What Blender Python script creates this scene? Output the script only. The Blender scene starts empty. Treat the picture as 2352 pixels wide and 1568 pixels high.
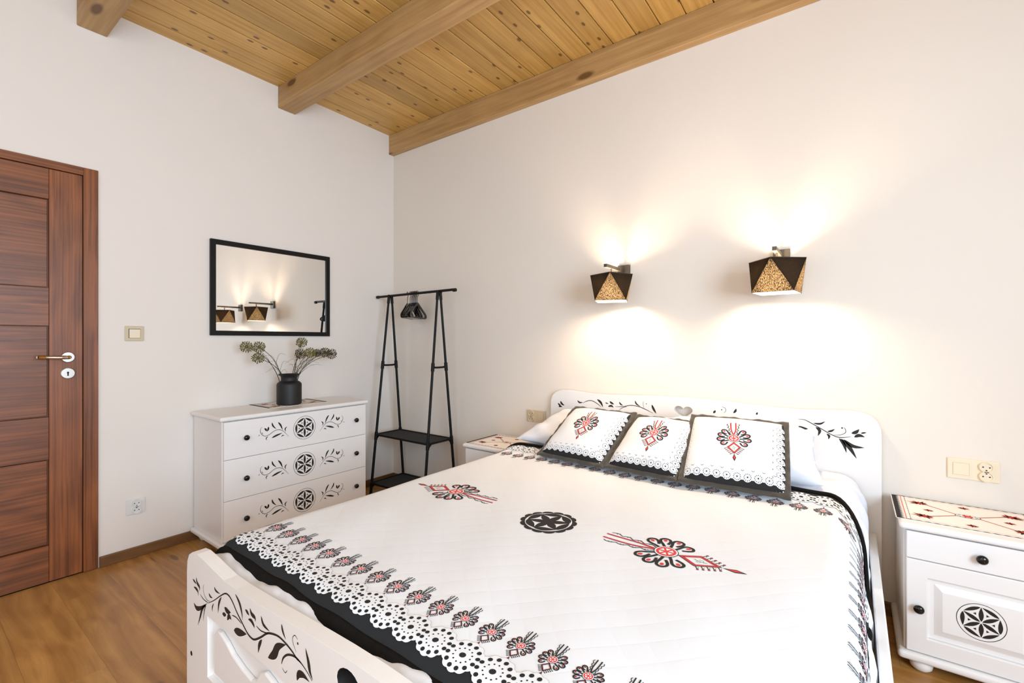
import bpy, math, random
from mathutils import Vector, Matrix
from mathutils.geometry import tessellate_polygon
random.seed(7)
PI = math.pi
sc = bpy.context.scene
COL = sc.collection

# ------------------------------------------------------------------ camera
cam = bpy.data.cameras.new('camera'); camo = bpy.data.objects.new('camera', cam); COL.objects.link(camo)
cam.sensor_width = 36.0; cam.lens = 36.0 * 1059.0 / 2352.0
cam.shift_y = -(784.0 - 782.0) / 2352.0
cam.clip_start = 0.02
camo.location = (3.182, -2.585, 1.19)
camo.rotation_euler = (PI / 2, 0, math.radians(36.5))
sc.camera = camo

# ------------------------------------------------------------------ world, lights, exposure
w = bpy.data.worlds.new('world'); sc.world = w; w.use_nodes = True
w.node_tree.nodes['Background'].inputs[0].default_value = (0.62, 0.78, 1.0, 1)
w.node_tree.nodes['Background'].inputs[1].default_value = 1.6
sc.view_settings.view_transform = 'Standard'; sc.view_settings.look = 'None'
sc.view_settings.exposure = 0.0; sc.view_settings.gamma = 1.0
sc.view_settings.use_curve_mapping = False

def area(name, loc, rot, sx, sy, power, color):
    l = bpy.data.lights.new(name, 'AREA'); l.shape = 'RECTANGLE'; l.size = sx; l.size_y = sy
    l.energy = power; l.color = color
    o = bpy.data.objects.new(name, l); o.location = loc; o.rotation_euler = rot; COL.objects.link(o); return o
# daylight through the two windows behind the camera
area('window_daylight', (4.84, -2.55, 1.45), (0, PI / 2, 0), 1.3, 1.7, 120, (0.64, 0.82, 1.0))
area('window_daylight_rear', (2.3, -4.14, 1.45), (-PI / 2, 0, PI), 2.0, 1.3, 13, (0.66, 0.83, 1.0))
# warm fill light added behind the camera, with no fixture
l = bpy.data.lights.new('warm_fill_light', 'POINT'); l.energy = 23; l.color = (1.0, 0.78, 0.57); l.shadow_soft_size = 0.28
o = bpy.data.objects.new('warm_fill_light', l); o.location = (3.3, -3.05, 2.40); COL.objects.link(o)
BULB = 340.0      # emission strength of the wall-lamp bulbs

# ------------------------------------------------------------------ helpers
def lin(c):
    return tuple(((v / 255) / 12.92 if v / 255 <= 0.04045 else ((v / 255 + 0.055) / 1.055) ** 2.4) for v in c) + (1,)

def mat(name, rgb, rough=0.5, metal=0.0, noise=0.0, nscale=6.0, bump=0.0, bscale=80.0, spec=0.5, emit=0.0, sheen=0.0):
    m = bpy.data.materials.new(name); m.use_nodes = True; nt = m.node_tree; b = nt.nodes['Principled BSDF']
    b.inputs['Roughness'].default_value = rough; b.inputs['Metallic'].default_value = metal
    b.inputs['Specular IOR Level'].default_value = spec
    c = lin(rgb); b.inputs['Base Color'].default_value = c
    if sheen: b.inputs['Sheen Weight'].default_value = sheen
    tc = nt.nodes.new('ShaderNodeTexCoord')
    nz = nt.nodes.new('ShaderNodeTexNoise'); nz.inputs['Scale'].default_value = nscale; nz.inputs['Detail'].default_value = 4
    nt.links.new(tc.outputs['Object'], nz.inputs['Vector'])
    mx = nt.nodes.new('ShaderNodeMix'); mx.data_type = 'RGBA'
    mx.inputs[6].default_value = tuple(v * (1 - noise) for v in c[:3]) + (1,)
    mx.inputs[7].default_value = tuple(min(1, v * (1 + noise * 0.6)) for v in c[:3]) + (1,)
    nt.links.new(nz.outputs['Fac'], mx.inputs[0]); nt.links.new(mx.outputs[2], b.inputs['Base Color'])
    if bump:
        n2 = nt.nodes.new('ShaderNodeTexNoise'); n2.inputs['Scale'].default_value = bscale; n2.inputs['Detail'].default_value = 3
        nt.links.new(tc.outputs['Object'], n2.inputs['Vector'])
        bp = nt.nodes.new('ShaderNodeBump'); bp.inputs['Strength'].default_value = bump; bp.inputs['Distance'].default_value = 0.002
        nt.links.new(n2.outputs['Fac'], bp.inputs['Height']); nt.links.new(bp.outputs[0], b.inputs['Normal'])
    if emit:
        b.inputs['Emission Color'].default_value = c; b.inputs['Emission Strength'].default_value = emit
    return m

def wood(name, axis, dark, light, along=1.3, across=34.0, knots=0.0, knotcol=(92, 56, 22), rough=0.45, swirl=1.0, contrast=1.0, vary=0.12, kden=(1.7, 6.5), kmin=0.55, kdim='3D'):
    """procedural timber: fine grain stretched along one axis, slow tone drift, optional knots"""
    m = bpy.data.materials.new(name); m.use_nodes = True; nt = m.node_tree; N = nt.nodes; L = nt.links.new
    b = N['Principled BSDF']; b.inputs['Roughness'].default_value = rough
    tc = N.new('ShaderNodeTexCoord'); oi = N.new('ShaderNodeObjectInfo')
    off = N.new('ShaderNodeVectorMath'); off.operation = 'SCALE'; off.inputs[0].default_value = (13.1, 7.7, 19.3); L(oi.outputs['Random'], off.inputs['Scale'])
    add = N.new('ShaderNodeVectorMath'); add.operation = 'ADD'; L(tc.outputs['Object'], add.inputs[0]); L(off.outputs[0], add.inputs[1])
    def stretched(al, ac):
        s = N.new('ShaderNodeVectorMath'); s.operation = 'MULTIPLY'; v = [ac] * 3; v[axis] = al
        s.inputs[1].default_value = v; L(add.outputs[0], s.inputs[0]); return s.outputs[0]
    # slow swirl that bends the grain
    sw = N.new('ShaderNodeTexNoise'); sw.inputs['Scale'].default_value = 1.0; sw.inputs['Detail'].default_value = 2
    L(stretched(1.6, 5.0), sw.inputs['Vector'])
    g = N.new('ShaderNodeTexNoise'); g.inputs['Scale'].default_value = 1.0; g.inputs['Detail'].default_value = 5; g.inputs['Roughness'].default_value = 0.6
    sv = N.new('ShaderNodeVectorMath'); sv.operation = 'SCALE'; sv.inputs['Scale'].default_value = swirl * 4.0
    L(sw.outputs['Color'], sv.inputs[0])
    av = N.new('ShaderNodeVectorMath'); av.operation = 'ADD'; L(stretched(along, across), av.inputs[0]); L(sv.outputs[0], av.inputs[1])
    L(av.outputs[0], g.inputs['Vector'])
    # growth rings: sine of a bent, stretched field
    r = N.new('ShaderNodeMath'); r.operation = 'MULTIPLY'; L(sw.outputs['Fac'], r.inputs[0]); r.inputs[1].default_value = 60.0 * swirl
    rs = N.new('ShaderNodeMath'); rs.operation = 'SINE'; L(r.outputs[0], rs.inputs[0])
    rm = N.new('ShaderNodeMath'); rm.operation = 'MULTIPLY_ADD'; L(rs.outputs[0], rm.inputs[0]); rm.inputs[1].default_value = 0.07 * contrast; L(g.outputs['Fac'], rm.inputs[2])
    cr = N.new('ShaderNodeValToRGB'); cr.color_ramp.elements[0].position = 0.5 - 0.2 / contrast; cr.color_ramp.elements[1].position = 0.5 + 0.2 / contrast
    cr.color_ramp.elements[0].color = lin(dark); cr.color_ramp.elements[1].color = lin(light)
    L(rm.outputs[0], cr.inputs[0])
    hv = N.new('ShaderNodeHueSaturation')
    mr = N.new('ShaderNodeMapRange'); L(oi.outputs['Random'], mr.inputs[0]); mr.inputs[3].default_value = 1 - vary; mr.inputs[4].default_value = 1 + vary
    L(mr.outputs[0], hv.inputs['Value']); L(cr.outputs[0], hv.inputs['Color'])
    out = hv.outputs[0]
    if knots:
        vo = N.new('ShaderNodeTexVoronoi'); vo.feature = 'F1'; vo.voronoi_dimensions = kdim; vo.inputs['Scale'].default_value = 1.0
        sk = N.new('ShaderNodeVectorMath'); sk.operation = 'SCALE'; sk.inputs['Scale'].default_value = 0.25; L(sw.outputs['Color'], sk.inputs[0])
        ak = N.new('ShaderNodeVectorMath'); ak.operation = 'ADD'; L(stretched(*kden), ak.inputs[0]); L(sk.outputs[0], ak.inputs[1]); L(ak.outputs[0], vo.inputs['Vector'])
        kr = N.new('ShaderNodeMapRange'); L(vo.outputs['Distance'], kr.inputs[0]); kr.inputs[1].default_value = knots; kr.inputs[2].default_value = knots * 1.7
        kr.inputs[3].default_value = 1; kr.inputs[4].default_value = 0
        sx = N.new('ShaderNodeSeparateColor'); L(vo.outputs['Color'], sx.inputs[0])
        gt = N.new('ShaderNodeMath'); gt.operation = 'GREATER_THAN'; L(sx.outputs[0], gt.inputs[0]); gt.inputs[1].default_value = kmin
        mu = N.new('ShaderNodeMath'); mu.operation = 'MULTIPLY'; L(gt.outputs[0], mu.inputs[0]); L(kr.outputs[0], mu.inputs[1])
        mu2 = N.new('ShaderNodeMath'); mu2.operation = 'MULTIPLY'; L(mu.outputs[0], mu2.inputs[0]); mu2.inputs[1].default_value = 0.85
        mx = N.new('ShaderNodeMix'); mx.data_type = 'RGBA'; L(mu2.outputs[0], mx.inputs[0]); L(out, mx.inputs[6]); mx.inputs[7].default_value = lin(knotcol)
        out = mx.outputs[2]
    L(out, b.inputs['Base Color'])
    bp = N.new('ShaderNodeBump'); bp.inputs['Strength'].default_value = 0.12; bp.inputs['Distance'].default_value = 0.001
    L(g.outputs['Fac'], bp.inputs['Height']); L(bp.outputs[0], b.inputs['Normal'])
    return m

M = {}
M['wall'] = mat('wall_paint', (234, 226, 218), 0.85, noise=0.015, nscale=1.5, bump=0.05, bscale=220)
M['wallb'] = mat('headboard_wall_paint', (232, 223, 212), 0.85, noise=0.015, nscale=1.5, bump=0.05, bscale=220)
M['plank'] = wood('pine_planking', 1, (176, 130, 62), (212, 170, 98), along=1.2, across=60, knots=0.09, rough=0.42, swirl=0.35, contrast=0.8, vary=0.17, kden=(7, 14), kmin=0.74, kdim='2D')
M['beam'] = wood('pine_beam', 0, (158, 120, 72), (194, 156, 104), along=0.9, across=44, knots=0.15, rough=0.5, swirl=0.4, contrast=0.8, vary=0.04, kden=(3.2, 10), kmin=0.72)
M['gap'] = mat('board_joint', (70, 48, 24), 0.9, noise=0.2)
M['floor'] = wood('oak_laminate', 0, (148, 99, 46), (202, 151, 84), along=1.0, across=26, knots=0.055, knotcol=(112, 74, 38), rough=0.34, swirl=0.55, contrast=0.75, vary=0.05, kden=(1.6, 6), kmin=0.6, kdim='2D')
M['base'] = wood('skirting_oak', 0, (96, 62, 30), (136, 94, 50), along=1.5, across=30, rough=0.5, swirl=0.6)
M['basev'] = wood('skirting_oak_y', 1, (96, 62, 30), (136, 94, 50), along=1.5, across=30, rough=0.5, swirl=0.6)
M['doorv'] = wood('walnut_upright', 2, (94, 50, 22), (148, 86, 44), along=1.0, across=90, rough=0.42, swirl=0.45, vary=0.03)
M['doorh'] = wood('walnut_level', 1, (94, 52, 25), (144, 84, 44), along=1.2, across=90, rough=0.42, swirl=0.45, vary=0.05)
M['pale'] = wood('bare_pine_slat', 0, (206, 164, 116), (232, 198, 152), along=1.5, across=30, knots=0.07, rough=0.6, swirl=0.6)
M['white'] = mat('white_lacquered_wood', (240, 237, 234), 0.32, noise=0.02, nscale=3, bump=0.04, bscale=30)
M['carve'] = mat('black_carved_paint', (24, 20, 18), 0.6, noise=0.3, nscale=60)
M['groove_glint'] = mat('groove_highlight_paint', (250, 244, 236), 0.4, noise=0.01)  # painted highlight beside the carved strokes
M['knob'] = mat('black_gloss_knob', (14, 12, 12), 0.12, noise=0.1)
M['blackm'] = mat('black_powder_steel', (12, 11, 10), 0.5, noise=0.1, spec=0.25)
M['blackfab'] = mat('black_nonwoven_shelf', (38, 38, 40), 0.9, noise=0.15, nscale=30, bump=0.3, bscale=400)
M['hanger'] = mat('black_glossy_plastic', (10, 9, 9), 0.10, noise=0.1)
M['vase'] = mat('matt_black_ceramic', (15, 15, 16), 0.55, noise=0.15, nscale=20)
M['mframe'] = mat('black_mirror_frame', (16, 14, 12), 0.5, noise=0.1, spec=0.25)
M['mirror'] = mat('silvered_glass', (236, 236, 234), 0.0, metal=1.0)
M['chrome'] = mat('satin_chrome', (210, 208, 202), 0.22, metal=1.0)
M['brass'] = mat('brass', (196, 152, 74), 0.2, metal=1.0)
M['hole'] = mat('dark_recess', (10, 9, 8), 0.9)
M['beige'] = mat('beige_switch_plastic', (206, 190, 160), 0.35, noise=0.01)
M['cream'] = mat('cream_switch_plastic', (236, 222, 196), 0.35, noise=0.01)
M['sock'] = mat('white_socket_plastic', (226, 224, 220), 0.35, noise=0.01)
M['lampm'] = mat('dark_nickel', (88, 82, 72), 0.45, metal=0.6, noise=0.1)
M['cloth'] = mat('white_quilt_cotton', (234, 238, 243), 0.9, noise=0.01)
M['sheet'] = mat('white_bed_linen', (232, 235, 243), 0.9, noise=0.01, bump=0.25, bscale=14)
M['film'] = mat('crumpled_white_cover', (226, 226, 228), 0.45, noise=0.08, nscale=25, bump=0.8, bscale=28)
M['cush'] = mat('white_cushion_cotton', (236, 240, 244), 0.9, noise=0.01, bump=0.12, bscale=60)
M['velvet'] = mat('charcoal_velvet', (58, 58, 58), 0.85, noise=0.3, nscale=60, bump=0.4, bscale=160, sheen=0.4)
M['velvetb'] = mat('brown_black_velvet', (66, 60, 50), 0.85, noise=0.3, nscale=40, bump=0.5, bscale=90, sheen=0.3)
M['hem'] = mat('black_hem_velvet', (26, 24, 22), 0.95, noise=0.3, nscale=40, bump=0.5, bscale=160, spec=0.1)
M['ink'] = mat('black_print', (28, 26, 26), 0.9, noise=0.1, nscale=30)
M['inkg'] = mat('blue_black_print', (26, 29, 31), 0.9, noise=0.15, nscale=30)
M['red'] = mat('red_print', (222, 62, 60), 0.9, noise=0.05)
M['dred'] = mat('dark_red_print', (156, 26, 30), 0.9, noise=0.05)
M['pwhite'] = mat('white_print', (236, 240, 244), 0.9)
M['green'] = mat('green_print', (110, 150, 100), 0.9)
M['grey'] = mat('pale_grey_outline', (205, 205, 207), 0.9)
M['brown'] = mat('terracotta_print', (190, 90, 62), 0.9, noise=0.2, nscale=90)
M['runner'] = mat('cream_runner_cloth', (246, 240, 232), 0.9, noise=0.02, bump=0.15, bscale=300)
M['stem'] = mat('dry_stem_green', (70, 66, 42), 0.7, noise=0.3, nscale=40)
M['umbel'] = mat('olive_seed_head', (112, 106, 46), 0.75, noise=0.45, nscale=90)
M['bulb'] = mat('warm_bulb', (255, 226, 194), 0.4, emit=BULB)
M['frame'] = mat('white_window_frame', (238, 238, 236), 0.35)
PRINT = ['ink', 'inkg', 'red', 'dred', 'pwhite', 'green', 'grey', 'brown', 'carve', 'groove_glint']
PI_ = {n: i for i, n in enumerate(PRINT)}
PMATS = [M[n] for n in PRINT]

def quilt_bump(m):
    nt = m.node_tree; N = nt.nodes; L = nt.links.new; b = N['Principled BSDF']
    tc = N.new('ShaderNodeTexCoord'); sp = N.new('ShaderNodeSeparateXYZ'); L(tc.outputs['Object'], sp.inputs[0])
    hs = []
    for op in ('ADD', 'SUBTRACT'):
        a = N.new('ShaderNodeMath'); a.operation = op; L(sp.outputs[0], a.inputs[0]); L(sp.outputs[1], a.inputs[1])
        s = N.new('ShaderNodeMath'); s.operation = 'MULTIPLY'; L(a.outputs[0], s.inputs[0]); s.inputs[1].default_value = PI / 0.082
        si = N.new('ShaderNodeMath'); si.operation = 'SINE'; L(s.outputs[0], si.inputs[0])
        ab = N.new('ShaderNodeMath'); ab.operation = 'ABSOLUTE'; L(si.outputs[0], ab.inputs[0])
        pw = N.new('ShaderNodeMath'); pw.operation = 'POWER'; L(ab.outputs[0], pw.inputs[0]); pw.inputs[1].default_value = 0.35
        hs.append(pw)
    mn = N.new('ShaderNodeMath'); mn.operation = 'MULTIPLY'; L(hs[0].outputs[0], mn.inputs[0]); L(hs[1].outputs[0], mn.inputs[1])
    nz = N.new('ShaderNodeTexNoise'); nz.inputs['Scale'].default_value = 9; nz.inputs['Detail'].default_value = 3; L(tc.outputs['Object'], nz.inputs['Vector'])
    ad = N.new('ShaderNodeMath'); ad.operation = 'ADD'; L(mn.outputs[0], ad.inputs[0]); L(nz.outputs['Fac'], ad.inputs[1])
    bp = N.new('ShaderNodeBump'); bp.inputs['Strength'].default_value = 0.12; bp.inputs['Distance'].default_value = 0.004
    L(ad.outputs[0], bp.inputs['Height']); L(bp.outputs[0], b.inputs['Normal'])
quilt_bump(M['cloth'])

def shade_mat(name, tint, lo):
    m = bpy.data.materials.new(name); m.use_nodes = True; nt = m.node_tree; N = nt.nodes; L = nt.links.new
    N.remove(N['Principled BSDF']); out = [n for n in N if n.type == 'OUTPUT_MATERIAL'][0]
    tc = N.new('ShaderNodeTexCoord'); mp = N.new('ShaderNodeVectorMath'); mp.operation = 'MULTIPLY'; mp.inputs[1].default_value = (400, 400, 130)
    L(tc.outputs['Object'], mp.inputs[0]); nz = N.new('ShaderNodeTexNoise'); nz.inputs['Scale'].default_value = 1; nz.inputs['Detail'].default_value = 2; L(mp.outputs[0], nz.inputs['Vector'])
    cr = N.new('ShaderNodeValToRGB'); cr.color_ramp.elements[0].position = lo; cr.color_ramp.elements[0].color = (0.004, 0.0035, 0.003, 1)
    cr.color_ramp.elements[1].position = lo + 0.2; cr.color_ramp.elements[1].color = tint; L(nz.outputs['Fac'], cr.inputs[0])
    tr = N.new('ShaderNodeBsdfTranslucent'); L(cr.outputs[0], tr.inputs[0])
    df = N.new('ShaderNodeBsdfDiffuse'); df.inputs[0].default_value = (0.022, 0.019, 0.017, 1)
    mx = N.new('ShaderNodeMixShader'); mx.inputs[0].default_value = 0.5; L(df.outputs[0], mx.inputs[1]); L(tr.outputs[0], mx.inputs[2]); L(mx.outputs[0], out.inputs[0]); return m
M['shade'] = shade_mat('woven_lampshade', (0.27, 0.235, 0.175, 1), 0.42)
M['shaded'] = shade_mat('dimmed_woven_lampshade', (0.016, 0.013, 0.009, 1), 0.48)  # every other panel coloured darker, so it looks less lit
def lining_mat():
    m = bpy.data.materials.new('white_shade_lining'); m.use_nodes = True; nt = m.node_tree; N = nt.nodes; L = nt.links.new
    N.remove(N['Principled BSDF']); out = [n for n in N if n.type == 'OUTPUT_MATERIAL'][0]
    tr = N.new('ShaderNodeBsdfTranslucent'); tr.inputs[0].default_value = (0.85, 0.72, 0.55, 1)
    df = N.new('ShaderNodeBsdfDiffuse'); df.inputs[0].default_value = (0.85, 0.8, 0.72, 1)
    mx = N.new('ShaderNodeMixShader'); mx.inputs[0].default_value = 0.3; L(df.outputs[0], mx.inputs[1]); L(tr.outputs[0], mx.inputs[2]); L(mx.outputs[0], out.inputs[0]); return m
M['lining'] = lining_mat()

def tag(o, label=None, cat=None, group=None, kind=None):
    if label: o['label'] = label
    if cat: o['category'] = cat
    if group: o['group'] = group
    if kind: o['kind'] = kind
    return o
def thing(name, label, cat, loc=(0, 0, 0), group=None, rz=0):
    o = bpy.data.objects.new(name, None); o.empty_display_size = 0.05; o.location = loc; o.rotation_euler = (0, 0, rz); COL.objects.link(o)
    return tag(o, label, cat, group)
def copy_tree(o, parent=None):
    c = o.copy(); COL.objects.link(c); c.parent = parent
    for ch in list(o.children): copy_tree(ch, c)
    return c

class MB:
    def __init__(s): s.v = []; s.f = []; s.m = []; s.mi = 0
    def add(s, vs, fs):
        n = len(s.v); s.v += [tuple(v) for v in vs]
        for f in fs: s.f.append(tuple(i + n for i in f)); s.m.append(s.mi)
        return s
    def box(s, x0, x1, y0, y1, z0, z1):
        return s.add([(x0, y0, z0), (x1, y0, z0), (x1, y1, z0), (x0, y1, z0), (x0, y0, z1), (x1, y0, z1), (x1, y1, z1), (x0, y1, z1)],
                     [(0, 3, 2, 1), (4, 5, 6, 7), (0, 1, 5, 4), (1, 2, 6, 5), (2, 3, 7, 6), (3, 0, 4, 7)])
    def tube(s, pts, r, n=8, cap=True):
        pts = [Vector(p) for p in pts]; rs = r if isinstance(r, (list, tuple)) else [r] * len(pts)
        up = None; rings = []
        for i, p in enumerate(pts):
            d = (pts[min(i + 1, len(pts) - 1)] - pts[max(i - 1, 0)]).normalized()
            if up is None: up = Vector((0, 0, 1)) if abs(d.z) < 0.9 else Vector((1, 0, 0))
            a = d.cross(up).normalized(); b = a.cross(d); up = b
            rings.append([p + (a * math.cos(t) + b * math.sin(t)) * rs[i] for t in [2 * PI * k / n for k in range(n)]])
        vs = [v for rg in rings for v in rg]; fs = []
        for i in range(len(pts) - 1):
            for k in range(n): fs.append((i * n + k, i * n + (k + 1) % n, (i + 1) * n + (k + 1) % n, (i + 1) * n + k))
        if cap: fs.append(tuple(range(n))[::-1]); fs.append(tuple((len(pts) - 1) * n + k for k in range(n)))
        return s.add(vs, fs)
    def lathe(s, prof, n=24, c=(0, 0, 0), axis='z'):
        vs = []; fs = []
        for r, h in prof:
            for k in range(n):
                t = 2 * PI * k / n; x, y = r * math.cos(t), r * math.sin(t)
                p = {'z': (x, y, h), 'x': (h, x, y), 'y': (x, h, y)}[axis]
                vs.append((p[0] + c[0], p[1] + c[1], p[2] + c[2]))
        for i in range(len(prof) - 1):
            for k in range(n): fs.append((i * n + k, i * n + (k + 1) % n, (i + 1) * n + (k + 1) % n, (i + 1) * n + k))
        return s.add(vs, fs)
    def ball(s, c, r, nu=16, nv=10, sz=1.0):
        return s.lathe([(max(1e-5, r * math.sin(PI * i / nv)), -r * sz * math.cos(PI * i / nv)) for i in range(nv + 1)], nu, c)
    def prism(s, outer, holes, t0, t1, fn):
        """polygon with holes extruded from t0 to t1; fn(a, b, t) gives the 3D point"""
        loops = [outer] + holes; flat = [p for lp in loops for p in lp]
        tris = tessellate_polygon([[Vector((p[0], p[1], 0)) for p in lp] for lp in loops])
        n = len(flat); vs = [fn(a, b, t0) for a, b in flat] + [fn(a, b, t1) for a, b in flat]; fs = []
        for t in tris: fs.append(tuple(t)); fs.append(tuple(i + n for i in t)[::-1])
        k = 0
        for lp in loops:
            m_ = len(lp)
            for i in range(m_): fs.append((k + i, k + (i + 1) % m_, k + (i + 1) % m_ + n, k + i + n))
            k += m_
        return s.add(vs, fs)
    def grid(s, fn, us, vs_):
        n = len(vs_); vs = [fn(u, v) for u in us for v in vs_]; fs = []
        for i in range(len(us) - 1):
            for j in range(n - 1): fs.append((i * n + j, (i + 1) * n + j, (i + 1) * n + j + 1, i * n + j + 1))
        return s.add(vs, fs)
    def build(s, name, mats, parent=None, org=(0, 0, 0), bevel=0, seg=2, smooth=None, recalc=False, weld=False):
        me = bpy.data.meshes.new(name); me.from_pydata([(v[0] - org[0], v[1] - org[1], v[2] - org[2]) for v in s.v], [], s.f)
        mats = mats if isinstance(mats, (list, tuple)) else [mats]
        for m in mats: me.materials.append(m)
        if any(s.m): me.polygons.foreach_set('material_index', s.m)
        if recalc or weld:
            import bmesh
            bm = bmesh.new(); bm.from_mesh(me)
            if weld: bmesh.ops.remove_doubles(bm, verts=bm.verts, dist=1e-5)
            bmesh.ops.recalc_face_normals(bm, faces=bm.faces); bm.to_mesh(me); bm.free()
        if smooth is not None:
            me.polygons.foreach_set('use_smooth', [True] * len(me.polygons)); me.set_sharp_from_angle(angle=math.radians(smooth))
        me.update(); o = bpy.data.objects.new(name, me); COL.objects.link(o)
        if parent: o.parent = parent
        else: o.location = org
        if bevel:
            b = o.modifiers.new('bevel', 'BEVEL'); b.width = bevel; b.segments = seg; b.limit_method = 'ANGLE'; b.angle_limit = math.radians(35)
        return o
def solidify(o, t, off=-1):
    m = o.modifiers.new('thickness', 'SOLIDIFY'); m.thickness = t; m.offset = off; return o
def lsp(a, b, n): return [a + (b - a) * i / (n - 1) for i in range(n)]
def crom(P, sub=5, closed=False):
    if len(P) < 3 and not closed: return list(P)
    out = []; n = len(P); rng = n if closed else n - 1
    g = (lambda i: P[i % n]) if closed else (lambda i: P[max(0, min(n - 1, i))])
    for i in range(rng):
        p0, p1, p2, p3 = g(i - 1), g(i), g(i + 1), g(i + 2)
        for k in range(sub):
            t = k / sub; t2 = t * t; t3 = t2 * t
            out.append(tuple(0.5 * (2 * p1[j] + (p2[j] - p0[j]) * t + (2 * p0[j] - 5 * p1[j] + 4 * p2[j] - p3[j]) * t2 + (3 * p1[j] - p0[j] - 3 * p2[j] + p3[j]) * t3) for j in range(len(p1))))
    if not closed: out.append(tuple(P[-1]))
    return out

class Draw:
    """flat print: ribbons and discs in cloth or board coordinates, laid on a surface by a mapping"""
    def __init__(s): s.p = []
    def poly(s, pts, c, ly=0): s.p.append((list(pts), c, ly))
    def disc(s, x, y, rx, c, ly=0, n=10, ry=None, ang=0):
        ry = rx if ry is None else ry; ca, sa = math.cos(ang), math.sin(ang)
        if n >= 18:      # large discs in rings, so that they follow a curved cloth
            for k in range(n):
                a0, a1 = 2 * PI * k / n, 2 * PI * (k + 1) / n
                for f0, f1 in ((.0, .35), (.35, .7), (.7, 1.0)):
                    q = [(x + rx * f * math.cos(t) * ca - ry * f * math.sin(t) * sa, y + rx * f * math.cos(t) * sa + ry * f * math.sin(t) * ca) for f, t in ((f0, a0), (f1, a0), (f1, a1), (f0, a1))]
                    s.poly(q if f0 else q[1:3] + q[:1], c, ly)
            return
        s.poly([(x + rx * math.cos(t) * ca - ry * math.sin(t) * sa, y + rx * math.cos(t) * sa + ry * math.sin(t) * ca) for t in [2 * PI * k / n for k in range(n)]], c, ly)
    def stroke(s, pts, wd, c, ly=0, prof='c', sub=4, closed=False):
        P = crom(pts, sub, closed)
        if closed: P = P + [P[0]]
        n = len(P); L = []; R = []
        for i in range(n):
            a = P[max(0, i - 1)]; b = P[min(n - 1, i + 1)]
            if closed and i in (0, n - 1): a = P[-2]; b = P[1]
            dx, dy = b[0] - a[0], b[1] - a[1]; d = math.hypot(dx, dy) or 1; t = i / (n - 1)
            k = {'c': 1, 't': min(1, 0.35 + 3 * t, 0.35 + 3 * (1 - t)), 'l': max(0.06, math.sin(PI * min(1, t ** 0.85)) ** 1.1 * 1.1)}[prof] * wd / 2
            L.append((P[i][0] - dy / d * k, P[i][1] + dx / d * k)); R.append((P[i][0] + dy / d * k, P[i][1] - dx / d * k))
        for i in range(n - 1): s.poly([L[i], R[i], R[i + 1], L[i + 1]], c, ly)
    def lens(s, x0, y0, x1, y1, wd, c, ly=0):
        s.stroke([(x0 + (x1 - x0) * t, y0 + (y1 - y0) * t) for t in (0, .33, .67, 1)], wd, c, ly, 'l', 2)
    def merge(s, d, x=0, y=0, sc_=1, ang=0, sx=1, sy=1):
        ca, sa = math.cos(ang), math.sin(ang)
        for pts, c, ly in d.p:
            q = []
            for a, b in pts:
                a *= sc_ * sx; b *= sc_ * sy; q.append((x + a * ca - b * sa, y + a * sa + b * ca))
            s.p.append((q, c, ly))
    def put(s, fn, name, parent, org=(0, 0, 0), base=0.0006, step=0.00018, label=None):
        mb = MB()
        for pts, c, ly in s.p:
            A = 0
            for i in range(len(pts)): A += pts[i - 1][0] * pts[i][1] - pts[i][0] * pts[i - 1][1]
            vs = []
            for a, b in pts:
                p, nrm = fn(a, b); vs.append(p + nrm * (base + step * ly))
            mb.mi = PI_[c]; mb.add(vs, [tuple(range(len(vs)))])
        o = mb.build(name, PMATS, parent, org)
        if label: o['label'] = label
        return o
def surf(fn, h=0.002):
    def g(a, b):
        p = Vector(fn(a, b)); n = (Vector(fn(a + h, b)) - p).cross(Vector(fn(a, b + h)) - p); n.normalize(); return p, n
    return g
def plane(o, ex, ey):
    o, ex, ey = Vector(o), Vector(ex), Vector(ey); n = ex.cross(ey).normalized()
    return lambda a, b: (o + ex * a + ey * b, n)

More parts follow.
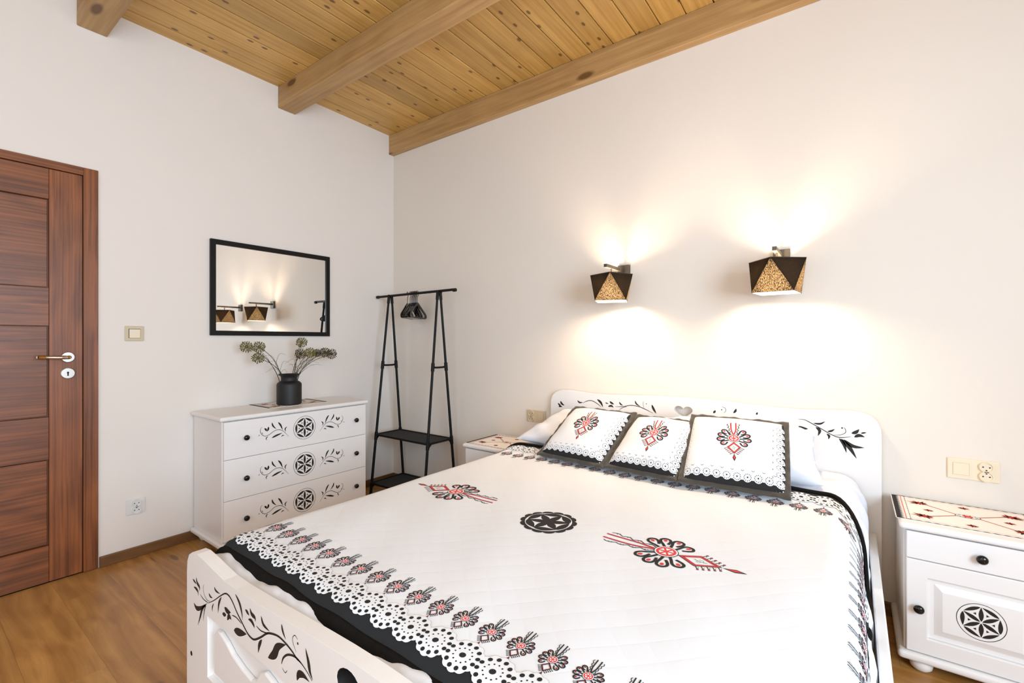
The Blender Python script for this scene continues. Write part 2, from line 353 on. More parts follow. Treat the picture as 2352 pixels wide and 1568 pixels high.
# traced ornament centre lines, metres on their own board: (kind, width, points)
VINE_F=[('s',.005,[(1.765,.473),(1.801,.492),(1.839,.516),(1.87,.533),(1.892,.535),(1.914,.526),(1.939,.508),(1.968,.492),(1.992,.479),(2.011,.474),(2.032,.476),(2.064,.494),(2.092,.513),(2.117,.522),(2.147,.527),(2.176,.524),(2.202,.518),(2.223,.51),(2.244,.506),(2.265,.498),(2.284,.488)]),('s',.003,[(2.041,.512),(2.06,.509),(2.078,.511),(2.099,.516)]),('l',.006,[(1.656,.505),(1.669,.502),(1.683,.499)]),('l',.009,[(1.68,.517),(1.688,.504),(1.704,.497),(1.706,.487)]),('l',.008,[(1.664,.485),(1.68,.485),(1.693,.481),(1.696,.47)]),('s',.0025,[(1.709,.479),(1.727,.473),(1.747,.472),(1.765,.473)]),('s',.0016,[(1.735,.514),(1.73,.503),(1.737,.487),(1.757,.478),(1.777,.482)]),('l',.006,[(1.767,.5),(1.777,.495),(1.791,.495)]),('l',.006,[(1.803,.529),(1.813,.522),(1.839,.522)]),('l',.012,[(1.664,.439),(1.683,.431),(1.712,.441),(1.757,.469)]),('l',.009,[(1.747,.463),(1.722,.44),(1.709,.415),(1.693,.386)]),('l',.004,[(1.75,.462),(1.737,.441),(1.73,.41)]),('l',.005,[(1.799,.483),(1.791,.47),(1.791,.458)]),('l',.008,[(1.848,.517),(1.832,.494),(1.827,.467)]),('l',.013,[(1.866,.496),(1.883,.492),(1.903,.495)]),('l',.01,[(1.854,.475),(1.866,.477),(1.877,.48)]),('l',.012,[(1.883,.469),(1.894,.483),(1.907,.478)]),('s',.003,[(1.91,.491),(1.935,.494),(1.964,.489)]),('l',.009,[(1.929,.551),(1.951,.538),(1.964,.52),(1.97,.5)]),('l',.018,[(1.922,.457),(1.951,.463),(1.99,.473)]),('l',.008,[(1.984,.531),(1.996,.528),(2.005,.524)]),('l',.01,[(2.009,.543),(2.017,.532),(2.034,.529),(2.036,.52)]),('l',.009,[(2.0,.513),(2.015,.515),(2.028,.509),(2.032,.503)]),('l',.008,[(2.065,.544),(2.076,.528),(2.105,.523)]),('l',.01,[(2.069,.49),(2.056,.472),(2.051,.452)]),('l',.007,[(2.16,.56),(2.165,.546),(2.178,.532)]),('l',.02,[(2.099,.46),(2.127,.479),(2.144,.503),(2.178,.521)]),('s',.0018,[(2.222,.522),(2.208,.538),(2.208,.549),(2.217,.556),(2.228,.551)]),('d',.003,[(2.228,.543)]),('l',.01,[(2.259,.545),(2.27,.522),(2.276,.503),(2.287,.491)]),('s',.005,[(2.241,.508),(2.214,.51),(2.186,.502),(2.167,.487),(2.16,.471)]),('s',.0015,[(2.162,.464),(2.175,.458),(2.184,.467)]),('l',.014,[(2.225,.463),(2.232,.479),(2.25,.485),(2.273,.481)])]
VINE_HL=[('l',.01,[(1.664,.791),(1.677,.78),(1.689,.771)]),('l',.012,[(1.683,.806),(1.693,.789),(1.713,.78)]),('l',.01,[(1.669,.77),(1.683,.772),(1.697,.77)]),('l',.009,[(1.805,.819),(1.82,.807),(1.843,.81)]),('s',.004,[(1.842,.805),(1.874,.821),(1.907,.824),(1.941,.809),(1.966,.791)]),('l',.013,[(1.939,.836),(1.963,.818),(1.977,.791)]),('l',.006,[(1.992,.82),(2.002,.817),(2.013,.815)]),('l',.011,[(2.02,.83),(2.034,.82),(2.048,.815)]),('l',.011,[(2.01,.798),(2.031,.804),(2.045,.795)]),('s',.004,[(2.055,.802),(2.104,.806),(2.151,.817),(2.198,.814),(2.237,.802),(2.282,.784)]),('l',.008,[(2.08,.831),(2.09,.818),(2.104,.813)]),('s',.003,[(2.08,.785),(2.104,.8),(2.128,.807)]),('l',.008,[(2.177,.846),(2.185,.828),(2.208,.815)]),('s',.002,[(2.23,.808),(2.224,.829),(2.227,.847)]),('d',.003,[(2.243,.833)]),('l',.012,[(2.274,.831),(2.285,.806),(2.3,.783)])]
VINE_HR=[('l',.01,[(2.598,.814),(2.605,.822),(2.609,.83)]),('s',.002,[(2.649,.818),(2.66,.834),(2.652,.847),(2.639,.849)]),('d',.003,[(2.639,.835)]),('l',.01,[(2.694,.823),(2.704,.835),(2.707,.847)]),('l',.008,[(2.797,.825),(2.801,.831),(2.803,.838)]),('s',.0035,[(2.975,.821),(3.0,.82),(3.03,.805),(3.069,.783),(3.098,.766),(3.127,.755),(3.152,.757),(3.174,.763)]),('l',.008,[(3.034,.808),(3.06,.808),(3.079,.821)]),('l',.012,[(3.043,.791),(3.058,.777),(3.052,.752)]),('l',.008,[(3.088,.776),(3.102,.78),(3.115,.79)]),('l',.009,[(3.085,.765),(3.094,.756),(3.091,.741)]),('s',.0022,[(3.111,.763),(3.135,.766),(3.154,.778),(3.154,.793),(3.148,.802)]),('d',.0035,[(3.142,.798)]),('l',.013,[(3.176,.778),(3.192,.785),(3.203,.799)]),('l',.006,[(3.209,.782),(3.219,.785),(3.229,.788)]),('l',.013,[(3.186,.762),(3.203,.772),(3.223,.767)]),('l',.012,[(2.975,.788),(2.995,.78),(3.013,.78)]),('l',.012,[(2.966,.772),(2.986,.769),(2.997,.757)]),('l',.005,[(3.002,.768),(3.013,.764),(3.024,.76)]),('l',.012,[(3.131,.75),(3.148,.727),(3.158,.689)]),('l',.015,[(3.139,.749),(3.168,.715),(3.194,.669)]),('l',.014,[(3.148,.747),(3.18,.722),(3.221,.72)])]
SPRIG=[('s',.0028,[(-.101,-.04),(-.119,-.018),(-.142,.004),(-.165,.012),(-.191,.007),(-.217,-.009),(-.241,-.014),(-.26,-.002),(-.269,.019),(-.264,.036),(-.256,.041)]),('l',.01,[(-.245,.033),(-.237,.023),(-.231,.013)]),('l',.01,[(-.222,.038),(-.224,.023),(-.23,.012)]),('l',.008,[(-.202,.06),(-.196,.039),(-.176,.017)]),('l',.009,[(-.166,.057),(-.151,.037),(-.138,.005)]),('l',.006,[(-.112,.023),(-.124,.01),(-.119,-.007)]),('l',.01,[(-.204,-.031),(-.174,-.02),(-.14,-.011)]),('l',.005,[(-.147,-.034),(-.138,-.026),(-.129,-.03)]),('l',.005,[(-.224,-.019),(-.235,-.026),(-.233,-.041)]),('l',.003,[(-.279,-.008),(-.276,-.004),(-.271,-.001)]),('l',.003,[(-.259,.011),(-.257,.004),(-.253,-.001)])]

# ------------------------------------------------------------------ room shell
RX, RY, RH = 4.9, -4.2, 2.955
def struct(name, mb, m, **k): return tag(mb.build(name, m, **k), kind='structure')
fl = struct('floor', MB().box(-0.15, RX + 0.15, RY - 0.15, 0.15, -0.08, -0.006), M['gap'])
row = 0; y = 0.0
fb = {}
while y > RY:
    y1 = max(y - 0.192, RY); x = -[0.0, 0.55, 1.0, 0.3][row % 4]
    while x < RX:
        a, b = max(x, 0.0) + 0.0002, min(x + 1.29, RX) - 0.0002
        if b - a > 0.02:
            o = MB().box(-(b - a) / 2, (b - a) / 2, -(y - y1) / 2 + 0.0002, (y - y1) / 2 - 0.0002, -0.006, 0).build('floor_board', M['floor'], fl)
            o.location = ((a + b) / 2, (y + y1) / 2, 0)
        x += 1.29
    y = y1; row += 1
# left wall with the door opening
DY0, DY1, DZ = -2.845, -1.940, 2.072
mb = MB(); mb.box(-0.15, 0, DY1, 0.15, 0, RH); mb.box(-0.15, 0, RY - 0.15, DY0, 0, RH); mb.box(-0.15, 0, DY0, DY1, DZ, RH)
struct('wall_left', mb, M['wall'])
struct('wall_back', MB().box(0, RX + 0.15, 0, 0.15, 0, RH), M['wallb'])
def wall_open(name, wname, axis, c, t, lo, hi, o0, o1, z0=0.85, z1=2.1):
    mb = MB(); B = (lambda a, b, za, zb: mb.box(c, c + t, a, b, za, zb)) if axis == 'x' else (lambda a, b, za, zb: mb.box(a, b, c, c + t, za, zb))
    B(lo, o0, 0, RH); B(o1, hi, 0, RH); B(o0, o1, 0, z0); B(o0, o1, z1, RH)
    struct(name, mb, M['wall'])
    mb = MB(); B = (lambda a, b, za, zb, s=0.05: mb.box(c + 0.05, c + 0.05 + s, a, b, za, zb)) if axis == 'x' else (lambda a, b, za, zb, s=0.05: mb.box(a, b, c + t - 0.1, c + t - 0.1 + s, za, zb))
    B(o0, o0 + .07, z0, z1); B(o1 - .07, o1, z0, z1); B(o0, o1, z0, z0 + .07); B(o0, o1, z1 - .07, z1); B((o0 + o1) / 2 - .05, (o0 + o1) / 2 + .05, z0, z1)
    wo = struct(wname, mb, M['frame'])
wall_open('wall_right', 'window_1', 'x', RX, 0.15, RY, 0, -3.4, -1.7)
wall_open('wall_front', 'window_2', 'y', RY - 0.15, 0.15, 0, RX, 1.3, 3.3)
# ceiling: board deck with one object for each pine plank
ce = struct('ceiling', MB().box(-0.15, RX + 0.15, RY - 0.15, 0.15, RH - 0.0, RH + 0.1), M['gap'])
pm = MB(); L2 = (0.03 - RY) / 2; W = 0.0674; zt = 0.018
pr = [(-W, zt), (-W, 0.0035), (-W + 0.005, 0), (W - 0.0035, 0), (W, 0.0035), (W, zt)]
vs = [(x, yy, z) for yy in (-L2, L2) for x, z in pr]
pm.add(vs, [(5, 4, 3, 2, 1, 0), (6, 7, 8, 9, 10, 11)] + [(i, (i + 1) % 6, (i + 1) % 6 + 6, i + 6) for i in range(6)])
p0 = None; x = -0.042 + 0.0695
while x < RX + 0.05:
    if p0 is None: p0 = pm.build('plank', M['plank'], ce, recalc=True); o = p0
    else: o = p0.copy(); COL.objects.link(o); o.parent = ce
    o.location = (x, (RY + 0.0) / 2 + 0.0, 2.937); x += 0.1391
for i, (ya, yb, zb) in enumerate([(-0.050, 0.0, 2.775), (-0.993, -0.872, 2.790), (-2.016, -1.896, 2.797), (-3.04, -2.92, 2.797)]):
    cy = (ya + yb) / 2; o = MB().box(-RX / 2, RX / 2, ya - cy, yb - cy, zb, 2.9368).build('trim_%d' % (i + 1), M['beam'], bevel=0.004)
    o.location = (RX / 2, cy, 0); tag(o, kind='structure')
# skirting
mb = MB(); mb.box(-0.966, 0.964, 0, 0.015, 0, 0.056); o = mb.build('baseboard_left', M['base'], bevel=0.003); o.rotation_euler.z = -PI / 2; o.location = (0.0, -0.965, 0); tag(o, kind='structure')
mb = MB(); mb.box(0.015, RX, -0.015, 0, 0, 0.056); o = struct('baseboard_back', mb, M['base'], bevel=0.003)

# ------------------------------------------------------------------ door
dr = tag(MB().box(-0.12, -0.02, DY0 + 0.01, DY1 - 0.01, 0.0, DZ - 0.01).build('door_1', M['doorv']), kind='structure')
def dpart(name, mb, m, bev=0.0015, label=None):
    o = mb.build(name, m, dr, bevel=bev, seg=1)
    if label: o['label'] = label
    return o
mb = MB(); mb.box(0, 0.012, -1.992, -1.934, 0.003, 2.077); dpart('casing', mb, M['doorv'])
mb = MB(); mb.box(0, 0.012, -2.85, -2.793, 0.003, 2.077); dpart('casing', mb, M['doorv'])
mb = MB(); mb.box(0, 0.012, -2.793, -1.992, 2.037, 2.077); dpart('casing', mb, M['doorh'])
mb = MB(); mb.box(-0.03, 0.006, -2.117, -1.9945, 0.006, 2.034); dpart('stile', mb, M['doorv'])
mb = MB(); mb.box(-0.03, 0.006, -2.79, -2.668, 0.006, 2.034); dpart('stile', mb, M['doorv'])
for a, b in ((1.886, 2.034), (1.263, 1.449), (0.605, 0.815), (0.006, 0.183)):
    dpart('rail', MB().box(-0.03, 0.0055, -2.668, -2.1175, a, b), M['doorh'])
for a, b in ((1.449, 1.886), (0.815, 1.263), (0.183, 0.605)):
    dpart('panel', MB().box(-0.03, -0.006, -2.664, -2.122, a + .004, b - .004), M['doorh'])
mb = MB(); cx = 0.006
mb.lathe([(0.001, 0.009), (0.024, 0.009), (0.027, 0.005), (0.027, 0)], 28, (cx, -2.050, 1.107), 'x')
h = mb.build('rose', M['chrome'], dr, smooth=35); h['label'] = 'round chrome handle rose'
mb = MB(); mb.tube(crom([(cx + .005, -2.050, 1.107), (cx + .04, -2.050, 1.107), (cx + .052, -2.060, 1.107), (cx + .055, -2.085, 1.107), (cx + .050, -2.12, 1.108), (cx + .052, -2.152, 1.109), (cx + .062, -2.162, 1.11)], 5), 0.0085, 10)
h = mb.build('handle', M['chrome'], dr, smooth=40); h['label'] = 'chrome lever handle with brass ends'
for c0, c1 in (((cx + .052, -2.140, 1.1085), (cx + .063, -2.164, 1.11)), ((cx + .050, -2.052, 1.107), (cx + .0545, -2.078, 1.107))):
    MB().tube([c0, c1], 0.0092, 10).build('brass_sleeve', M['brass'], h, smooth=40)
mb = MB(); mb.lathe([(0.001, 0.007), (0.025, 0.007), (0.028, 0.004), (0.028, 0)], 28, (cx, -2.050, 1.026), 'x')
h = mb.build('escutcheon', M['chrome'], dr, smooth=35); h['label'] = 'round chrome keyhole plate'
mb = MB(); mb.lathe([(0.0005, 0.0078), (0.0042, 0.0078), (0.0042, 0.005)], 12, (cx, -2.050, 1.030), 'x'); mb.box(cx + .005, cx + .0078, -2.0525, -2.0475, 1.013, 1.03)
mb.build('keyhole', M['hole'], h)

# ------------------------------------------------------------------ switches and sockets
def socket_face(parent, org, ex, n, c, m):
    """two round sockets one above the other, c = centre; ex = horizontal axis, n = out of the wall"""
    ex, n, c = Vector(ex), Vector(n), Vector(c); ez = Vector((0, 0, 1)); mb = MB(); ho = MB()
    for dz in (0.0185, -0.0185):
        for r0, r1, h0, h1 in ((0.0205, 0.0205, 0.0, 0.010), (0.0205, 0.0175, 0.010, 0.010), (0.0175, 0.0165, 0.010, 0.006), (0.0165, 0.0002, 0.006, 0.006)):
            k = 24; vs = [c + ez * dz + (ex * math.cos(t) + ez * math.sin(t)) * r + n * h for r, h in ((r0, h0), (r1, h1)) for t in [2 * PI * i / k for i in range(k)]]
            mb.add(vs, [(i, (i + 1) % k, (i + 1) % k + k, i + k) for i in range(k)])
        for dx in (-0.0095, 0.0095):
            q = c + ez * dz + ex * dx + n * 0.0066; k = 10
            ho.add([q + (ex * math.cos(t) + ez * math.sin(t)) * 0.0026 for t in [2 * PI * i / k for i in range(k)]], [tuple(range(k))])
        q = c + ez * dz * 0.35 + n * 0.0066; k = 8
        ho.add([q + (ex * math.cos(t) * 1.4 + ez * math.sin(t)) * 0.0022 for t in [2 * PI * i / k for i in range(k)]], [tuple(range(k))])
    f = mb.build('socket_face', m, parent, org, smooth=30); ho.build('pin_hole', M['hole'], f, org)
t = thing('light_switch', 'beige single light switch on the wall between door and mirror', 'switch', (0, -1.782, 1.229))
MB().box(0, 0.008, -0.042, 0.042, -0.041, 0.041).build('plate', M['beige'], t, bevel=0.003)
MB().box(0.0082, 0.0088, -0.0255, 0.0255, -0.0255, 0.0255).build('rocker_gap', M['hole'], t)
o = MB().box(0.008, 0.0125, -0.0235, 0.0245, -0.0245, 0.0235).build('rocker', M['cream'], t, bevel=0.0015)
MB().box(0.0125, 0.0135, -0.020, -0.006, 0.012, 0.020).build('indicator_lens', M['sock'], t)
t = thing('double_socket', 'white double socket low on the wall between door and dresser', 'socket', (0, -1.776, 0.278))
MB().box(0, 0.008, -0.042, 0.042, -0.041, 0.041).build('plate', M['sock'], t, bevel=0.003)
socket_face(t, (0, 0, 0), (0, 1, 0), (1, 0, 0), (0.008, 0.002, 0), M['sock'])
def combo(name, label, x, z, sw, m):
    t = thing(name, label, 'socket', (x, 0, z))
    MB().box(-0.076, 0.076, -0.008, 0, -0.041, 0.041).build('plate', m, t, bevel=0.003)
    MB().box(sw - .0245, sw + .0245, -0.0086, -0.008, -.0245, .0245).build('rocker_gap', M['beige'], t)
    MB().box(sw - .0235, sw + .0235, -0.011, -0.008, -.0235, .0235).build('rocker', m, t, bevel=0.001)
    socket_face(t, (0, 0, 0), (1, 0, 0), (0, -1, 0), (-sw, -0.008, 0), m)
combo('socket_and_switch', 'cream switch and double socket plate above the right nightstand', 3.568, 0.672, -0.036, M['cream'])
combo('socket_and_switch', 'beige double socket and switch plate above the left nightstand beside the headboard', 1.474, 0.683, 0.036, M['beige'])

# ------------------------------------------------------------------ mirror
t = thing('wall_mirror', 'rectangular wall mirror in a slim black frame above the dresser', 'mirror', (0, -1.0125, 1.52))
hw, hh, fw = 0.4005, 0.2975, 0.030
rect = lambda a, b: [(-a, -b), (a, -b), (a, b), (-a, b)]
mb = MB(); mb.prism(rect(hw, hh), [rect(hw - fw, hh - fw)], 0, 0.020, lambda a, b, q: (q, a, b)); mb.build('frame', M['mframe'], t, bevel=0.0015, seg=1, recalc=True)
MB().box(0.002, 0.010, -hw + .01, hw - .01, -hh + .01, hh - .01).build('glass', M['mirror'], t)

# ------------------------------------------------------------------ carved ornaments
def add_strokes(d, data, c='carve', ly=1, glint=0.0012, flip=1, ox=0, oy=0):
    for k, wd, pts in data:
        P = [((x - ox) * flip, y - oy) for x, y in pts]
        if glint:  # pale copy shifted down and right paints light caught on the edge
            Q = [(x + glint * 0.9, y - glint) for x, y in P]
            if k == 'd': d.disc(Q[0][0], Q[0][1], wd, 'groove_glint', 0, 8)
            else: d.stroke(Q, wd * 1.05, 'groove_glint', 0, 'l' if k == 'l' else 't')
        if k == 'd': d.disc(P[0][0], P[0][1], wd, c, ly, 8)
        else: d.stroke(P, wd, c, ly, 'l' if k == 'l' else 't')
def rosette(r, c='carve', ring=True, tri=True):
    """six-petalled compass rosette"""
    d = Draw(); P = [(r * math.cos(PI / 2 + k * PI / 3), r * math.sin(PI / 2 + k * PI / 3)) for k in range(6)]
    for k in range(6):
        x, y = P[k]; x2, y2 = P[(k + 1) % 6]
        d.lens(x * .06, y * .06, x * .97, y * .97, r * .22, c, 1)
        m_ = ((x + x2) / 2 * 1.02, (y + y2) / 2 * 1.02)
        d.stroke([(x * .95 + x2 * .05, y * .95 + y2 * .05), m_, (x * .05 + x2 * .95, y * .05 + y2 * .95)], r * .20, c, 1, 'l')
        if tri:
            gx, gy = (x + x2) / 3, (y + y2) / 3; s = .13
            d.poly([(gx + (a - gx) * s * 1.3, gy + (b - gy) * s * 1.3) for a, b in ((0, 0), (x2, y2), (x, y))][::-1], c, 1)
    if ring:
        d.stroke([(r * 1.17 * math.cos(2 * PI * k / 24), r * 1.17 * math.sin(2 * PI * k / 24)) for k in range(24)], r * .035, c, 1, 'c', 2, True)
    return d

# ------------------------------------------------------------------ dresser
dx, dy0, dy1 = 0.40, -1.500, -0.582
t = thing('dresser', 'white three-drawer dresser with black carved flowers against the left wall', 'dresser', (0.21, -1.04, 0))
O = (0.21, -1.04, 0)
mb = MB(); mb.box(0.012, dx, dy0, dy1, 0.078, 0.742); mb.build('body', M['white'], t, O, bevel=0.002)
mb = MB(); mb.box(0.010, 0.425, -1.517, -0.565, 0.745, 0.770); mb.build('top', M['white'], t, O, bevel=0.010, seg=4)
mb = MB(); mb.box(0.010, 0.428, -1.520, -0.562, 0.050, 0.078); mb.build('plinth', M['white'], t, O, bevel=0.010, seg=4)
for x in (0.06, 0.37):
    for y in (-1.46, -0.62):
        mb = MB(); mb.lathe([(0.001, 0.05), (0.034, 0.05), (0.036, 0.04), (0.030, 0.02), (0.020, 0.003), (0.001, 0)], 20, (x, y, 0)); mb.build('foot', M['white'], t, O, smooth=50)
sprig_l = SPRIG
for i, (za, zb) in enumerate(((0.533, 0.7405), (0.3065, 0.5305), (0.084, 0.304))):
    f = MB().box(dx + .001, 0.420, dy0 + .004, dy1 - .004, za, zb).build('drawer', M['white'], t, O, bevel=0.0015, seg=1)
    zc = (0.646, 0.4185, 0.1925)[i]
    for y in (-1.385, -0.670):
        mb = MB(); mb.lathe([(0.001, 0.026), (0.009, 0.0255), (0.0145, 0.021), (0.0155, 0.016), (0.011, 0.010), (0.007, 0.006), (0.008, 0.0)], 20, (0.420, y, zc - 0.003), 'x'); mb.build('knob', M['knob'], f, O, smooth=60)
    pl_ = plane((0.420, -1.036, zc), (0, 1, 0), (0, 0, 1))
    rosette(0.061).put(pl_, 'carved_rosette', f, O, 0.0004, 0.0001)
    for fl_ in (1, -1):
        d = Draw(); add_strokes(d, SPRIG, glint=0.0, ly=1, flip=fl_); d.put(pl_, 'carved_flower_sprig', f, O, 0.0004, 0.0001)

# ------------------------------------------------------------------ table runners
def runner_print(L, W_, vine=True):
    """printed runner, L long by W_ wide, centred"""
    d = Draw(); hl, hw_ = L / 2, W_ / 2
    n = int(W_ / 0.0135)
    for s in (-1, 1):
        d.poly([(s * hl, -hw_), (s * hl, hw_), (s * (hl - .012), hw_), (s * (hl - .012), -hw_)], 'ink', 0)
        for k in range(n):
            y0 = -hw_ + (k + .0) * W_ / n; y1 = y0 + W_ / n; ym = (y0 + y1) / 2
            d.poly([(s * (hl - .012), y0), (s * (hl - .012), y1), (s * (hl - .024), ym)], 'ink', 1)
            d.stroke([(s * (hl - .030), y0), (s * (hl - .026), ym), (s * (hl - .030), y1)], .0022, 'red', 1, 'c', 1)
            d.poly([(s * (hl - .039), y0), (s * (hl - .039), y1 - .003), (s * (hl - .0425), ym)], 'ink', 1)
        m_ = int(L / 0.024)
        for k in range(m_):
            x0 = -hl + k * L / m_; x1 = x0 + L / m_; 
            d.stroke([(x0, s * (hw_ - .0015)), ((x0 + x1) / 2, s * (hw_ - .0045)), (x1, s * (hw_ - .0015))], .0055, 'ink', 1, 'l', 3)
            d.stroke([(x0, s * (hw_ - .002)), (x1, s * (hw_ - .002))], .0025, 'ink', 1, 'c', 1)
        d.stroke([(-hl + .04, s * (hw_ - .018)), (hl - .04, s * (hw_ - .018))], .0012, 'brown', 1, 'c', 1)
    d.disc(0, 0, .036, 'ink', 1, 20, .020); d.disc(0, 0, .033, 'pwhite', 2, 20, .017); d.disc(0, 0, .016, 'red', 3, 14, .012)
    for k in range(10):
        a = 2 * PI * k / 10; d.disc(.026 * math.cos(a), .0135 * math.sin(a), .003, 'ink', 3, 6)
    def spray(x, y, ang, s, c2):
        for j in range(9):
            a = ang + (j - 4) * .42; r = s * (1.0 if j % 2 else .75)
            d.lens(x, y, x + r * math.cos(a), y + r * .75 * math.sin(a), s * .20, ('brown', 'ink', 'red')[j % 3], 2)
        for j in range(5):
            a = ang + PI + (j - 2) * .5; d.lens(x, y, x + s * .6 * math.cos(a), y + s * .45 * math.sin(a), s * .16, ('ink', 'brown')[j % 2], 2)
        d.disc(x, y, s * .17, 'red', 3, 8)
    ex, ey = hl * .56, hw_ * .52
    for sx in (-1, 1):
        for sy in (-1, 1):
            d.stroke([(sx * .033, sy * .010), (sx * ex, sy * ey)], .0055, 'brown', 1, 'c', 2)
            spray(sx * (ex + .008), sy * ey, math.atan2(sy * ey, sx * ex), .042, 0)
        spray(sx * hl * .5, 0, 0 if sx > 0 else PI, .022, 0)
        spray(0, sx * hw_ * .68, 0 if sx > 0 else PI, .024, 0)
    return d
def runner(label, loc, L, W_, rz, group=None):
    t = thing('table_runner', label, 'runner', loc, group, rz)
    g = lambda a, b: Vector((a, b, 0.0016 + 0.0006 * math.sin(a * 60) * math.sin(b * 40)))
    mb = MB(); n = int(W_ / 0.0135); hl, hw_ = L / 2, W_ / 2; out = []
    for k in range(n): out += [(-hl, -hw_ + k * W_ / n), (-hl - .004, -hw_ + (k + .5) * W_ / n)]
    out.append((-hl, hw_)); rt_ = [(-x, -y) for x, y in out]
    mb.prism(out[::-1] + rt_[::-1], [], 0.0, 0.0016, lambda a, b, q: (a, b, q)); mb.build('cloth', M['runner'], t, recalc=True)
    runner_print(L, W_).put(lambda a, b: (Vector((a, b, 0.0016)), Vector((0, 0, 1))), 'woven_pattern', t, base=0.0003, step=0.00012)
    return t
runner('small patterned runner with dark edges under the black vase on the dresser', (0.148, -0.992, 0.7702), 0.40, 0.272, PI / 2)

# ------------------------------------------------------------------ vase
VX, VY, VZ = 0.195, -1.016, 0.7725
t = thing('vase', 'matt black milk-churn vase standing on the dresser runner', 'vase', (VX, VY, VZ))
pr = [(0.001, 0), (0.070, 0), (0.075, 0.005), (0.0755, 0.02), (0.0755, 0.128), (0.073, 0.138), (0.064, 0.147), (0.052, 0.153), (0.049, 0.160), (0.049, 0.176), (0.053, 0.186), (0.065, 0.1945), (0.066, 0.198),
      (0.061, 0.1965), (0.050, 0.186), (0.045, 0.176), (0.045, 0.158), (0.060, 0.140), (0.070, 0.12), (0.070, 0.01), (0.001, 0.008)]
MB().lathe([(r, z) for r, z in pr], 40).build('body', M['vase'], t, smooth=40)

heads = [(-1.275, 1.152, .18, 'olive seed-head stem leaning far left above the dresser'),
         (-1.205, 1.150, .19, 'olive seed-head stem, second from the left, upper of the close pair'),
         (-1.225, 1.083, .22, 'olive seed-head stem hanging lowest on the left side of the vase'),
         (-0.945, 1.178, .22, 'olive seed-head stem standing tallest, reaching up to the mirror frame'),
         (-0.925, 1.101, .17, 'olive seed-head stem just right of the vase, below the tallest head'),
         (-0.880, 1.107, .21, 'pale green large seed-head stem in the middle of the right cluster'),
         (-0.820, 1.104, .19, 'small dark seed-head stem on the right side of the right cluster'),
         (-0.770, 1.108, .21, 'dark seed-head stem second from the far right tip'),
         (-0.725, 1.097, .22, 'dark seed-head stem reaching farthest right towards the clothes rack')]
rnd = random.Random(3)
M['umbell'] = mat('pale_olive_seed_head', (134, 128, 60), 0.75, noise=0.4, nscale=90)
M['umbeld'] = mat('dark_olive_seed_head', (80, 70, 34), 0.75, noise=0.4, nscale=90)
for i, (hy, hz, hx, lab) in enumerate(heads):
    left = hy < VY; by = VY + (-0.024 if left else 0.022) + (i % 3 - 1) * .006; bx = VX + (i % 4 - 1.5) * .012
    t = thing('dried_flower', lab, 'dried flower', (bx, by, 0.80), 'dried seed-head stems in the black vase'); O = (bx, by, 0.80)
    k = 1 if left else -1
    P = crom([(bx, by, 0.80), (bx + (hx - bx) * .1, by + (hy - by) * .16, 0.96), (bx + (hx - bx) * .4, by + (hy - by) * .50, 0.96 + (hz - .96) * .62), (hx, hy, hz)], 6)
    MB().tube(P, [0.0026] * (len(P) // 2) + [0.0018] * (len(P) - len(P) // 2), 6).build('stem', M['stem'], t, O, smooth=60)
    mb = MB(); R_ = 0.037 if i not in (6,) else 0.029; nS = 76; c = Vector((hx, hy, hz))
    for q in range(nS):
        zz = 1 - 2 * (q + .5) / nS; rr = math.sqrt(1 - zz * zz); a = q * 2.39996
        dv = Vector((rr * math.cos(a), rr * math.sin(a), zz)); s = R_ * rnd.uniform(.82, 1.05)
        sd = dv.cross(Vector((.3, .5, .81))).normalized(); s2 = dv.cross(sd)
        p1 = c + dv * s
        for ax_ in (sd, s2):
            mb.add([c + dv * .004, c + dv * s * .75 - ax_ * .0009, p1 - ax_ * .0034, p1 + dv * .002, p1 + ax_ * .0034, c + dv * s * .75 + ax_ * .0009], [(0, 1, 2, 3, 4, 5)])
    mb.ball((hx, hy, hz), 0.011, 8, 6)
    mb.build('seed_head', M['umbell'] if i in (5,) else (M['umbel'] if i in (0, 1, 2, 3) else M['umbeld']), t, O)
    for j in range(3):
        a0 = P[len(P) // 3 + j * 2]; sgn = -1 if left else 1
        if (i + j) % 3 == 0: sgn *= -0.45
        ln = rnd.uniform(.07, .15); up = rnd.uniform(-.05, .10)
        Q = crom([a0, (a0[0] + rnd.uniform(-.02, .05), a0[1] + sgn * ln * .5, a0[2] + .06 + up * .4), (a0[0] + rnd.uniform(-.02, .06), a0[1] + sgn * ln * 1.1, a0[2] + .05 + up * .9)], 5)
        MB().tube(Q, [0.0011 * (1 - .7 * q / len(Q)) for q in range(len(Q))], 5).build('grass_blade', M['stem'], t, O)

# ------------------------------------------------------------------ clothes rack and hangers
t = thing('clothes_rack', 'black tubular clothes rack with two fabric shelves in the corner', 'clothes rack', (0.46, -0.19, 0)); O = (0.46, -0.19, 0)
XL, XR, BY, BZ = 0.195, 0.745, -0.19, 1.548
mb = MB(); mb.tube([(0.045, BY - .008, BZ - .002), (0.905, BY + .0, BZ + .006)], 0.0095, 12); mb.build('hanging_rail', M['blackm'], t, O, smooth=60)
for x, s in ((0.045, -1), (0.905, 1)):
    MB().tube([(x - .012, BY - .004, BZ + .002 * s), (x + .012, BY - .004, BZ + .002 * s)], 0.0125, 12).build('end_cap', M['blackm'], t, O, smooth=60)
FY, KY = -0.362, -0.034
def leg_pt(x, s, z):
    f = z / BZ; xx = x + ((-0.022 if x < .4 else 0.022) * (1 - f)); return (xx, (FY if s < 0 else KY) * (1 - f) + (BY + s * .013) * f, z)
